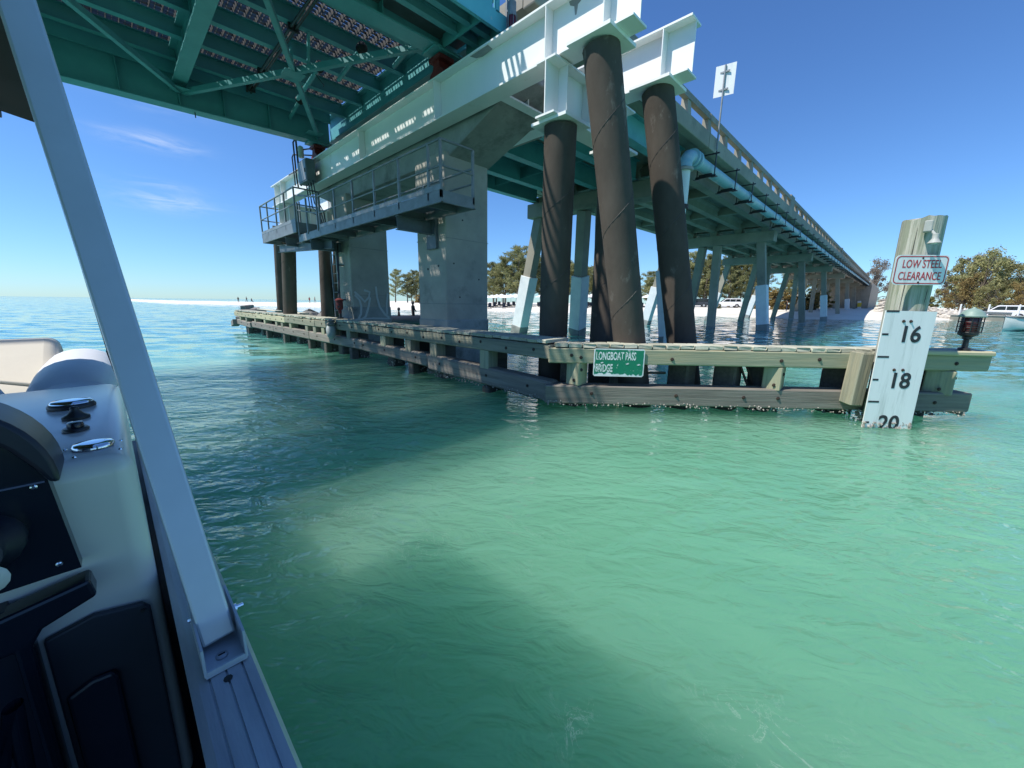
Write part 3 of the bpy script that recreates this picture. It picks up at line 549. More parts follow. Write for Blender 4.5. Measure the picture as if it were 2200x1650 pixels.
# ------------------------------------------------------------------ maintenance platform
def platform():
    t = thing('maintenance_platform', (4.6, 8.5, 3.3), 'grey galvanised maintenance platform with railings fixed to the pier', 'platform')
    def deckbox(x0, x1, y0, y1, z0, z1):
        for a in ((x0, x0+.012, y0, y1), (x1-.012, x1, y0, y1), (x0+.013, x1-.013, y0, y0+.012), (x0+.013, x1-.013, y1-.012, y1)):
            MB().box(a[0], a[1], a[2], a[3], z0, z1).build('edge_channel', 'galv', t)
            MB().box(a[0]-.0, a[1]+.03, a[2], a[3]+.03, z0-.012, z0-.001).build('channel_lip', 'galv', t)
        g = MB(); y = y0+.03
        while y < y1-.02: g.box(x0+.02, x1-.02, y, y+.006, z1-.05, z1-.015); y += .045
        tag(g.build('floor_grating', 'galvd', t), kind='stuff')
        y = y0+.5
        while y < y1-.2: MB().box(x0+.014, x1-.014, y, y+.05, z0, z1-.055).build('floor_bearer', 'galvd', t); y += 1.1
    deckbox(4.2, 4.94, 5.81, 11.2, 3.27, 3.45); deckbox(4.17, 4.9, 12.9, 16.4, 3.55, 3.82); deckbox(4.22, 4.9, 11.22, 12.88, 3.27, 3.45)
    def rail(p, q, h0, h1):
        MB().tube(p, q, .022, n=8).build('handrail', 'galv', t, 50)
        p2, q2 = V(p)-V((0, 0, h1)), V(q)-V((0, 0, h1)); MB().tube(p2, q2, .018, n=8).build('mid_rail', 'galv', t, 50)
    Z0, Z1 = 3.45, 4.23
    rail((4.22, 5.83, Z1), (4.22, 11.2, Z1), 0, .40); rail((4.22, 5.83, Z1), (4.9, 5.83, Z1), 0, .40)
    for y in (5.83, 6.19, 7.18, 8.17, 9.19, 10.2, 11.2): MB().box(4.2, 4.24, y-.02, y+.02, Z0-.12, Z1).build('rail_post', 'galv', t)
    MB().box(4.90, 4.94, 5.81, 5.85, Z0-.12, Z1).build('rail_post', 'galv', t)
    for y in (7.4, 9.0, 10.6): MB().box(4.90, 4.935, y-.018, y+.018, Z0-.12, Z1-.3).build('rail_post', 'galv', t)
    rail((4.92, 5.83, Z1-.3), (4.92, 10.6, Z1-.3), 0, .25)
    MB().box(4.195, 4.2, 5.81, 11.2, Z0+.002, Z0+.09).build('toe_board', 'galv', t)
    Z2, Z3 = 3.82, 4.75
    rail((4.19, 12.9, Z3), (4.19, 16.4, Z3), 0, .45); rail((4.19, 12.9, Z3), (4.88, 12.9, Z3), 0, .45); rail((4.19, 16.4, Z3), (4.88, 16.4, Z3), 0, .45)
    for y in (12.9, 13.8, 14.7, 15.6, 16.4): MB().box(4.17, 4.21, y-.02, y+.02, Z2-.12, Z3).build('rail_post', 'galv', t)
    for y in (12.9, 14.6, 16.4): MB().box(4.86, 4.9, y-.02, y+.02, Z2-.12, Z3).build('rail_post', 'galv', t)
    MB().box(4.165, 4.17, 12.9, 16.4, Z2+.002, Z2+.09).build('toe_board', 'galv', t)
    rail((4.22, 11.3, Z1), (4.22, 12.85, Z1+.3), 0, .4)
    for y in (11.35, 12.1, 12.8): MB().box(4.2, 4.24, y-.02, y+.02, 3.4, Z1+.1).build('rail_post', 'galv', t)
    for y in (7.35, 12.05): ibeam_one((4.24, y, 2.99), (5.09, y, 2.99), .26, .13, .012, .01).build('bracket_beam', 'galvd', t)
    ibeam_one((4.25, 14.2, 3.28), (6.2, 14.2, 3.28), .25, .14, .014, .01).build('bracket_beam', 'galvd', t)
    ibeam_one((4.6, 11.5, 3.0), (4.6, 16.1, 3.24), .24, .14, .014, .01).build('bracket_beam', 'galvd', t)
    MB().box(5.03, 5.098, 7.18, 7.52, 2.7, 3.3).build('wall_plate', 'galvd', t)
platform()
# ladder, electrical box, conduits, red lamp on the far pillar
t = thing('ladder', (4.93, 12.2, 1.1), 'steel ladder running down the channel face of the far pillar', 'ladder')
for y in (12.02, 12.42): MB().box(4.9, 4.94, y-.015, y+.015, 1.1, 3.6).build('stile', 'galvd', t)
for k in range(9): MB().tube((4.92, 12.03, 1.3+k*.27), (4.92, 12.41, 1.3+k*.27), .012, n=6).build('rung', 'galvd', t)
for z in (1.6, 2.6, 3.3): MB().box(4.95, 5.09, 12.0, 12.04, z, z+.04).build('wall_bracket', 'galvd', t)
t = thing('electrical_box', (4.75, 13.1, 5.05), 'grey electrical box with black conduits at the far end of the front girder', 'box')
MB().box(4.55, 4.79, 12.75, 13.45, 4.98, 5.58).build('cabinet', 'galvd', t, bevel=.015)
MB().box(4.54, 4.549, 12.79, 13.41, 5.02, 5.54).build('cabinet_door', 'galv', t); MB().box(4.525, 4.54, 12.84, 12.88, 5.22, 5.32).build('handle', 'blackm', t)
for k, y in enumerate((13.6, 13.85, 14.1)):
    z = 6.42-.05*k; MB().path([(4.66, y, 5.0), (4.64, y+.02, 5.3), (4.64, y+.05, z-.1), (4.68, y-.03, z-.02), (4.8, y-.2, z), (5.1, y-.5, z-.02)] if k < 2 else [(4.66, y, 5.1), (4.64, y, 5.9), (4.66, y-.05, 5.97), (4.9, y-.3, 5.96), (5.2, y-.8, 5.9)], .028-.004*k, 7).build('conduit', 'blackm', t, 60)
MB().tube((4.66, 14.6, 5.5), (4.66, 12.9, 5.47), .018, n=6).build('conduit', 'blackm', t)
for k in range(4):
    y = 12.4+.18*k; MB().path([(4.7, y+.35, 5.0), (4.72, y+.25, 4.5-.1*k), (4.8, y, 4.1), (4.86, y-.15*k, 3.5)], .016, 6).build('cable', 'blackm', t, 60)
t = thing('siren_horn', (4.75, 13.75, 5.85), 'small white cylindrical siren hanging under the far span girder', 'siren')
MB().lathe([(.055, 0), (.085, .03), (.075, .08), (.085, .1), (.075, .15), (.085, .2), (.075, .3), (.03, .33)], (4.72, 13.55, 5.78), 14).build('horn_body', 'greyl', t, 40)
MB().bar((4.72, 13.55, 6.0), (4.98, 13.3, 6.05), .03, .03).build('arm', 'blackm', t)
t = thing('warning_lamp', (4.9, 11.85, 1.1), 'dark red channel lamp on a bent pipe at the foot of the far pillar', 'lamp')
MB().lathe([(.04, 0), (.05, .1), (.09, .12), (.10, .16), (.10, .34), (.12, .36), (.12, .40), (.05, .44)], (4.82, 11.85, 1.22), 14).build('lamp_body', 'red', t, 40)
MB().tube((4.82, 11.85, 1.04), (4.82, 11.85, 1.24), .03, n=8).build('stem', 'blackm', t)
MB().lathe([(.09, 0), (.09, .05)], (4.82, 11.85, 1.065), 12).build('foot_plate', 'blackm', t)
for dy in (0, .06): MB().path([(4.82, 11.85+dy, 1.62), (4.84, 11.88+dy, 1.75), (4.9, 11.95+dy, 1.9), (4.95, 11.95+dy, 3.2)], .016, 6).build('conduit', 'blackm', t, 60)
MB().tube((4.82, 11.85, 1.42), (4.7, 11.62, 1.42), .03, n=8).build('side_valve', 'blackm', t)
# ------------------------------------------------------------------ timber fenders
FA, FD, FN = V((4.2, 3.3, 0)), V((.6524, -.7579, 0)), V((.7579, .6524, 0))
def fr(s, t_, z): return FA+FD*s+FN*t_+V((0, 0, z))
EYE = V((0, 0, 1.6))
def push(t, k=1.079):
    """true distance correction: the thing is moved out from the boat and enlarged to its real size"""
    t.location = EYE+(t.location-EYE)*k; t.scale = (k, k, k)
def oysters(name, parent, spots, n, sz=.022):
    """rough crust of shells: many little tilted chips round the given boxes"""
    b = MB()
    for (c, ax, ay, hh) in spots:
        for _ in range(n):
            a = random.random(); side = random.randrange(4)
            p = V(c)+ax*((a*2-1) if side < 2 else (-1 if side == 2 else 1))+ay*((a*2-1) if side >= 2 else (-1 if side == 0 else 1))+V((0, 0, random.random()**1.3*hh))
            d = V((random.gauss(0, 1), random.gauss(0, 1), random.gauss(0, 1))).normalized(); e = d.orthogonal().normalized(); g = d.cross(e); s = sz*random.uniform(.6, 1.6)
            b.add([p+e*s, p+g*s*.7, p-e*s*.8, p-g*s*.7, p+d*s*.7, p-d*s*.5], [(0, 1, 4), (1, 2, 4), (2, 3, 4), (3, 0, 4), (1, 0, 5), (2, 1, 5), (3, 2, 5), (0, 3, 5)])
    return tag(b.build(name, 'oys', parent), kind='stuff')
def bolts(o, pts, ax):
    for p in pts: MB().lathe([(.024, 0), (.024, .006), (.013, .007), (.013, .016)], p, 10, ax).build('bolt', 'bolt', o.parent)
def right_fender():
    t = thing('timber_fender', fr(2.8, .2, 0), 'sunlit timber fender with the green name sign, angled away from the channel', 'fender', 'timber fender walls')
    w1 = timber('top_wale', fr(-.06, .125, .895), fr(5.62, .125, .905), .25, .21, 'woodg', t); bolts(w1, [fr(s, -.001, .9+random.uniform(-.03, .03)) for s in (.25, .38, 1.6, 3.02, 3.5, 5.2)], -FN)
    w2 = timber('lower_wale', fr(-.10, .125, .345), fr(5.50, .125, .375), .25, .26, 'woodd', t); bolts(w2, [fr(s, -.001, .37) for s in (.55, 1.7, 2.6, 3.05, 5.05)], -FN)
    for s0, s1, mt in ((.24, .45, 'woodg'), (2.92, 3.14, 'woodg'), (5.02, 5.30, 'woodg'), (4.62, 4.8, 'woodd')):
        o = timber('spacer_block', fr((s0+s1)/2, .13, .48), fr((s0+s1)/2, .13, .795), s1-s0, .22, mt, t, .01); bolts(o, [fr(s0+.06, .018, .55), fr(s1-.06, .018, .7)], -FN)
    # chock timber beside the gauge board
    timber('chock_timber', fr(3.92, -.09, .34), fr(3.95, -.09, 1.03), .21, .16, 'woodl', t, .014)
    for s in (.33, 1.9, 2.55, 3.03, 4.05, 5.14):
        timber('fender_pile', fr(s, .42, -1.6), fr(s, .42, .98), .30, .32, 'woodb', t, .03)
    for s in (1.2, 2.25, 3.6, 4.7):
        timber('fender_pile', fr(s, 1.2, -1.6), fr(s, 1.2, .85), .30, .30, 'woodd', t, .03)
    timber('rear_wale', fr(-.1, .70, .9), fr(5.5, .70, .9), .2, .2, 'woodd', t)
    for a, c in (((2.78, .30, .5), (2.65, .3, .78)), ((2.86, .3, .5), (2.72, .28, .79))): MB().bar(fr(*a), fr(*c), .025, .025).build('steel_strut', 'bolt', t)
    timber('deck_board', fr(1.4, .95, .52), fr(1.8, .8, .55), .1, .03, 'woody', t)
    # deck planks, each its own piece
    me = [cbox(.31, .178, .052, .006, .012) for _ in range(5)]
    s = .02; k = 0
    while s < 5.55:
        o = link('deck_plank', me[k % 5], 'woodk', t, fr(s+.09+random.uniform(-.003, .003), .168+random.uniform(-.006, .006), 1.036+random.uniform(-.004, .004)))
        o.rotation_euler = (random.uniform(-.012, .012), random.uniform(-.008, .008), math.atan2(FN.y, FN.x)+random.uniform(-.012, .012)); s += .187; k += 1
    timber('edge_board', fr(4.5, .0, 1.035), fr(5.6, -.01, 1.03), .10, .06, 'woody', t)
    oysters('oyster_crust', t, [(fr(s, .42, -.15), FD*.17, FN*.18, .44) for s in (.33, 3.03, 4.05, 5.14)], 420)
    oysters('oyster_crust', t, [(fr(2.7, .12, .2), FD*2.75, FN*.125, .06)], 900, .014)
    return t
push(right_fender())
def left_fender():
    t = thing('timber_fender', (4.4, 12.5, 0), 'long timber fender wall running along the channel past the concrete pillars', 'fender', 'timber fender walls')
    tw = [(3.36, 8.6, 'woodl', .94), (8.62, 12.2, 'woodl', .945), (12.22, 15.0, 'woodl', .94), (15.02, 18.8, 'woody', .93), (18.83, 22.6, 'woody', .925)]
    for a, c, m_, z in tw:
        o = timber('top_wale', (4.325, a, z-.01), (4.325, c, z+random.uniform(-.01, .01)), .25, .20, m_, t)
        y = a+.3
        while y < c-.1: bolts(o, [(4.199, y, z+random.uniform(-.04, .04))], (-1, 0, 0)); y += random.uniform(.5, .8)
    lw = [(3.38, 6.4, .36, .45, .30), (6.42, 9.2, .47, .53, .25), (9.22, 12.8, .54, .54, .25), (12.82, 16.5, .54, .55, .26), (16.5, 19.6, .55, .56, .26), (19.9, 22.3, .50, .56, .24)]
    for a, c, z0, z1, h in lw:
        o = timber('lower_wale', (4.34, a, z0), (4.34, c, z1), .25, h, 'woodd', t, .03, jag=.02)
        y = a+.4
        while y < c: bolts(o, [(4.213, y, z0+(z1-z0)*(y-a)/(c-a)+.02)], (-1, 0, 0)); y += random.uniform(.9, 1.4)
    for i, y in enumerate((4.76, 6.21, 7.11, 8.17, 9.98, 11.0, 11.68, 12.33, 12.99, 14.53, 15.44, 16.1, 17.6, 19.0, 20.5, 21.6)):
        timber('spacer_block', (4.33, y, .52), (4.33, y, .85), .22, .22, 'woodl' if i % 3 else 'woodg', t, .012)
        timber('fender_pile', (4.60, y+.1, -1.6), (4.60, y+.1, .98), .30, .30, 'woodb', t, .03)
        if i % 2 == 0: timber('foot_block', (4.34, y+random.uniform(-.1, .1), -.6), (4.34, y, .42 if y > 6 else .22), .18, .18, 'woodb', t, .02)
    timber('rear_wale', (4.66, 3.5, .9), (4.66, 22.4, .9), .12, .2, 'woodd', t)
    me = [cbox(.50, .178, .05, .006, .014) for _ in range(5)]
    y = 3.5; k = 0
    while y < 22.4:
        o = link('deck_plank', me[k % 5], 'woodk', t, (4.45+random.uniform(-.02, .02), y, 1.075+random.uniform(-.006, .006)))
        o.rotation_euler = (0, random.uniform(-.012, .012), random.uniform(-.015, .015)); y += .188; k += 1
    for y0, y1, x, zz in ((18.9, 22.2, 5.1, 1.12), (15.5, 17.4, 5.05, 1.10)): timber('loose_board', (x, y0, zz), (x+.1, y1, zz+.02), .28, .05, 'woodk', t)
    timber('end_timber', (4.3, 22.62, 1.0), (5.6, 22.9, 1.02), .22, .2, 'woodd', t); timber('end_timber', (4.2, 22.3, .55), (4.25, 23.0, .42), .3, .25, 'woodd', t)
    oysters('oyster_crust', t, [(V((4.62, y+.1, -.15)), V((.17, 0, 0)), V((0, .17, 0)), .42) for y in (4.76, 6.21, 7.11, 8.17, 9.98, 11.68, 13, 14.5, 16.1, 17.6, 19, 20.5)], 150, .026)
    oysters('oyster_crust', t, [(V((4.34, 4.9, .22)), V((.125, 0, 0)), V((0, 1.5, 0)), .08)], 500, .016)
    return t
push(left_fender())
# ------------------------------------------------------------------ clearance gauge pile, sign, board, lamp
def gauge():
    c = fr(4.25, -.21, 0); b = MB(); n = 24; rings = [(-2, 0), (.3, 0), (1.2, .01), (2.0, .0), (2.45, .01), (2.62, .02)]; k0 = 0
    random.seed(3); prof = [1+random.uniform(-.035, .03) for _ in range(n)]
    for i, (z, q) in enumerate(rings):
        for j in range(n):
            a = 2*math.pi*j/n; r = .198*prof[j]*(1-.02*i/5); lx = .012*i
            # flat sawn face towards the channel
            p = FD*(math.cos(a)*r)+FN*(math.sin(a)*r*.9); zz = z
            if i == len(rings)-1: zz = z+.012*math.cos(a)+random.uniform(-.015, .012)+(-.012 if math.cos(a) < -.75 else 0)
            b.v.append(c+p+V((0, 0, zz)))
    for i in range(len(rings)-1):
        for j in range(n): b.f.append((i*n+j, i*n+(j+1) % n, (i+1)*n+(j+1) % n, (i+1)*n+j))
    b.f.append(tuple((len(rings)-1)*n+j for j in range(n)))
    o = b.build('mooring_pile', 'woodp', None, 50); tag(o, 'weathered green round timber pile carrying the clearance gauge board', 'pile')
    for a, z0, z1 in ((3.75, 1.5, 2.5), (4.9, 1.62, 1.85)):   # drying cracks
        q = [c+FD*(math.cos(a+.01*k)*.197)+FN*(math.sin(a+.01*k)*.177)+V((0, 0, z0+(z1-z0)*k/6)) for k in range(7)]; MB().path(q, [.001, .003, .005, .004, .005, .003, .001], 4).build('drying_crack', 'woodb', o)
    push(o, 1.0865); oysters('oyster_crust', o, [(c+V((0, 0, -.1)), FD*.2, FN*.19, .36)], 500, .024)
    # the board
    T = -.425; t = thing('gauge_board', fr(4.13, T, .7), 'tall white bridge clearance board with numerals 16, 18 and 20', 'gauge board'); push(t, 1.0865)
    poly = [(3.85, 1.563), (4.42, 1.555), (4.42, -.05), (3.85, -.05)]
    bd = MB().prism([(p[0]-4.13, p[1]) for p in poly], fr(4.13, T, 0), FD, (0, 0, 1), FN*.012).build('board', 'signw', t)
    kx = -FN*.0025
    for z, ln in ((1.545, .14), (1.275, .07), (1.005, .13), (.725, .065), (.45, .125), (.185, .06)):
        MB().prism([(3.86, z), (3.86+ln, z), (3.86+ln, z+.022), (3.86, z+.022)], fr(0, T, 0)+kx, FD, (0, 0, 1), FN*.002).build('tick_mark', 'ink', t)
    for s, x, z in (('16', 4.05, 1.20), ('18', 4.045, .64), ('20', 4.02, .105)):
        text_obj('numeral', s, .265, 'ink', t, fr(x, T, z)+kx, FD, (0, 0, 1), .95, .006, ext=.0006)
    for x, z in ((4.07, 1.44), (4.15, 1.44), (4.08, .86), (4.18, .86)): MB().lathe([(.018, 0), (.018, .005), (.009, .006), (.009, .02)], fr(x, T, z), 8, -FN).build('fixing_bolt', 'bolt', t)
    oysters('oyster_crust', t, [(fr(4.13, T+.0, .08), FD*.27, FN*.012, .12)], 300, .018)
    # the sign
    T2 = -.44; t = thing('clearance_sign', fr(4.12, T2, 2.0), 'white sign reading LOW STEEL CLEARANCE with a red border', 'sign'); push(t, 1.0865)
    def rrect(x0, x1, z0, z1, r):
        q = []
        for cx_, cz, a0 in ((x1-r, z1-r, 0), (x0+r, z1-r, 90), (x0+r, z0+r, 180), (x1-r, z0+r, 270)):
            for k in range(5): a = R(a0+k*22.5); q.append((cx_+r*math.cos(a), cz+r*math.sin(a)))
        return q
    MB().prism(rrect(3.83, 4.41, 1.855, 2.185, .05), fr(0, T2, 0), FD, (0, 0, 1), FN*.004).build('plate', 'signw', t)
    o_, i_ = rrect(3.842, 4.398, 1.867, 2.173, .045), rrect(3.853, 4.387, 1.878, 2.162, .036); b = MB(); n = len(o_)
    q = [fr(x, T2, z)-FN*.0016 for x, z in o_]+[fr(x, T2, z)-FN*.0016 for x, z in i_]
    b.add(q, [(k, (k+1) % n, n+(k+1) % n, n+k) for k in range(n)]).build('border', 'signr', t)
    text_obj('lettering', 'LOW STEEL', .125, 'signr', t, fr(4.125, T2, 2.045)-FN*.0015, FD, (0, 0, 1), .66, .0014, ext=.0005, align='CENTER')
    text_obj('lettering', 'CLEARANCE', .125, 'signr', t, fr(4.12, T2, 1.912)-FN*.0015, FD, (0, 0, 1), .66, .0014, ext=.0005, align='CENTER')
    for z in (2.15, 1.885): MB().lathe([(.010, 0), (.010, .005)], fr(4.12, T2, z), 8, -FN).build('fixing_bolt', 'bolt', t)
    # bell shaped lamp
    t = thing('gauge_lamp', fr(4.08, -.46, 2.3), 'small grey hooded lamp bolted to the gauge pile above the sign', 'lamp'); push(t, 1.0865)
    MB().box(-.055, .055, -.035, .035, 0, .12).build('junction_box', 'greyl', t, bevel=.01, org=(0, 0, 0)).location = fr(4.11, -.43, 2.43)-PW[t.name]
    MB().tube(fr(4.12, -.46, 2.45), fr(4.12, -.52, 2.39), .014, n=8).build('neck', 'greyl', t, 40)
    MB().lathe([(.018, .10), (.028, .095), (.026, .05), (.038, .03), (.058, .0), (.054, -.003)], fr(4.12, -.53, 2.30), 16).build('bell_shade', 'greyl', t, 40)
    MB().lathe([(.02, -.004), (.03, 0)], fr(4.12, -.53, 2.295), 12).build('bulb_glass', 'signw', t, 40)
gauge()
# the green name sign on the fender
def name_sign():
    m_, tt, b = nodes('peeling_green_sheet'); n, l = tt.nodes, tt.links
    tx = n.new('ShaderNodeTexCoord'); nz_ = n.new('ShaderNodeTexNoise'); nz_.inputs['Scale'].default_value = 26; nz_.inputs['Detail'].default_value = 6; l.new(tx.outputs['Object'], nz_.inputs['Vector'])
    mr = n.new('ShaderNodeMapRange'); mr.inputs[1].default_value = .66; mr.inputs[2].default_value = .69; l.new(nz_.outputs[0], mr.inputs[0])
    mx_ = n.new('ShaderNodeMix'); mx_.data_type = 'RGBA'; mx_.inputs[6].default_value = (.008, .20, .105, 1); mx_.inputs[7].default_value = (.55, .60, .56, 1); l.new(mr.outputs[0], mx_.inputs[0]); l.new(mx_.outputs[2], b.inputs['Base Color']); b.inputs['Roughness'].default_value = .35
    M['signg'] = m_
    m2 = m_.copy(); m2.name = 'worn_white_letters'; x = [q for q in m2.node_tree.nodes if q.type == 'MIX'][0]; x.inputs[6].default_value = (.74, .77, .74, 1); x.inputs[7].default_value = (.03, .22, .13, 1)
    [q for q in m2.node_tree.nodes if q.type == 'MAP_RANGE'][0].inputs[1].default_value = .58; [q for q in m2.node_tree.nodes if q.type == 'MAP_RANGE'][0].inputs[2].default_value = .61
    [q for q in m2.node_tree.nodes if q.type == 'TEX_NOISE'][0].inputs['Scale'].default_value = 40
    M['signl'] = m2
    t = thing('name_sign', fr(.89, -.02, .62), 'peeling green sign reading LONGBOAT PASS BRIDGE on the fender wale', 'sign'); push(t)
    s0, s1, z0, z1 = .55, 1.23, .625, 1.005; T = -.02
    MB().prism([(s0+.02, z0), (s1-.02, z0), (s1, z0+.02), (s1, z1-.02), (s1-.02, z1), (s0+.02, z1), (s0, z1-.02), (s0, z0+.02)], fr(0, T, 0), FD, (0, 0, 1), FN*.004).build('plate', 'signw', t)
    random.seed(5); q = []
    e0, e1, b0, b1 = s0+.012, s1-.012, z0+.012, z1-.012
    for k in range(30): q.append((e0+(e1-e0)*k/30, b0+(.03 if 2 < k < 20 else .016)+random.uniform(-.014, .01)+(.012 if k in (8, 9, 24, 25) else 0)))
    for k in range(8): q.append((e1-random.uniform(0, .006), b0+.02+(b1-b0-.02)*k/8))
    for k in range(14): q.append((e1-(e1-e0)*k/14, b1-random.uniform(0, .008)))
    for k in range(8): q.append((e0+random.uniform(0, .01), b1-(b1-b0-.04)*k/8))
    MB().prism(q, fr(0, T, 0)-FN*.0018, FD, (0, 0, 1), FN*.0015).build('green_sheet', 'signg', t)
    text_obj('lettering', 'LONGBOAT PASS', .150, 'signl', t, fr(.578, T, .855)-FN*.003, FD, (0, 0, 1), .455, .0035, ext=.0006)
    text_obj('lettering', 'BRIDGE', .150, 'signl', t, fr(.578, T, .69)-FN*.003, FD, (0, 0, 1), .455, .0035, ext=.0006)
    # torn curls of sheeting
    for a, z in ((1.13, .79), (.64, .81), (.98, .8)):
        MB().prism([(a, z), (a+.03, z+.015), (a+.045, z+.005), (a+.02, z-.008)], fr(0, T, 0)-FN*.006, FD, (0, 0, 1), FN*.001).build('torn_flake', 'signw', t)
name_sign()
# navigation light on the fender end
def nav_light():
    c = fr(5.30, .05, 1.065); t = thing('navigation_light', c, 'red navigation light in a cage with a green dome on the fender end', 'lamp'); push(t)
    MB().lathe([(.06, 0), (.06, .03), (.03, .04), (.028, .14), (.045, .15), (.045, .175)], c, 14).build('pedestal', 'blackm', t, 40)
    z = c+V((0, 0, .175)); MB().lathe([(.05, 0), (.085, .02), (.095, .03), (.095, .055)], z, 18).build('lamp_base', 'blackm', t, 40)
    MB().lathe([(.082, .0), (.09, .02), (.09, .17), (.085, .19)], z+V((0, 0, .056)), 18).build('red_lens', 'lensr', t, 40)
    MB().lathe([(.125, .25), (.13, .262), (.115, .275), (.10, .31), (.06, .345), (.02, .36), (.012, .375)], z, 18).build('dome_cap', 'greenl', t, 40)
    for k in range(8):
        a = k*math.pi/4; MB().tube(z+V((.108*math.cos(a), .108*math.sin(a), .05)), z+V((.108*math.cos(a), .108*math.sin(a), .255)), .006, n=5).build('cage_bar', 'blackm', t)
    for q in (.06, .125, .19):
        MB().path([z+V((.108*math.cos(a*math.pi/9), .108*math.sin(a*math.pi/9), q)) for a in range(19)], .004, 5).build('cage_ring', 'blackm', t)
    for q in range(7):
        MB().path([z+V((.093*math.cos(a*math.pi/9), .093*math.sin(a*math.pi/9), .075+.024*q)) for a in range(19)], .003, 4).build('lens_rib', 'blackm', t)
    for s in (-1, 1): MB().tube(z+FD*.12*s+V((0, 0, .255)), z+FD*.15*s+V((0, 0, .275)), .008, n=6).build('hinge_bolt', 'greenl', t)
nav_light()
# weathered float hanging on the long fender; floating timber beyond the gauge
t = thing('old_float', (4.1, 10.7, .6), 'dirty white float hanging by a rope from the long fender', 'float'); push(t)
MB().lathe([(.03, -.2), (.09, -.16), (.12, -.05), (.12, .05), (.09, .14), (.04, .2)], (4.08, 10.7, .80), 14).build('float_body', 'greyl', t, 50)
MB().path([(4.08, 10.7, 1.0), (4.12, 10.72, 1.08), (4.25, 10.74, 1.12)], .012, 6).build('rope', 'woody', t)
MB().lathe([(.09, 0), (.12, .05), (.07, .1), (.1, .14), (.03, .18)], (4.09, 10.68, .93), 12).build('rope_bundle', 'rockd', t, 50)
p = fr(5.5, .12, -.03); b = MB()
for k in range(26):
    q = p+FD*random.uniform(-.32, .32)+FN*random.uniform(-.12, .12); s = random.uniform(.04, .09); b.lathe([(s*.4, -s*.3), (s, 0), (s*.7, s*.5), (s*.2, s*.7)], q, 6, (random.uniform(-.5, .5), random.uniform(-.5, .5), 1))
push(tag(b.build('oyster_clump', 'rockd'), 'dark oyster clump awash beside the right end of the fender', 'oyster clump'))
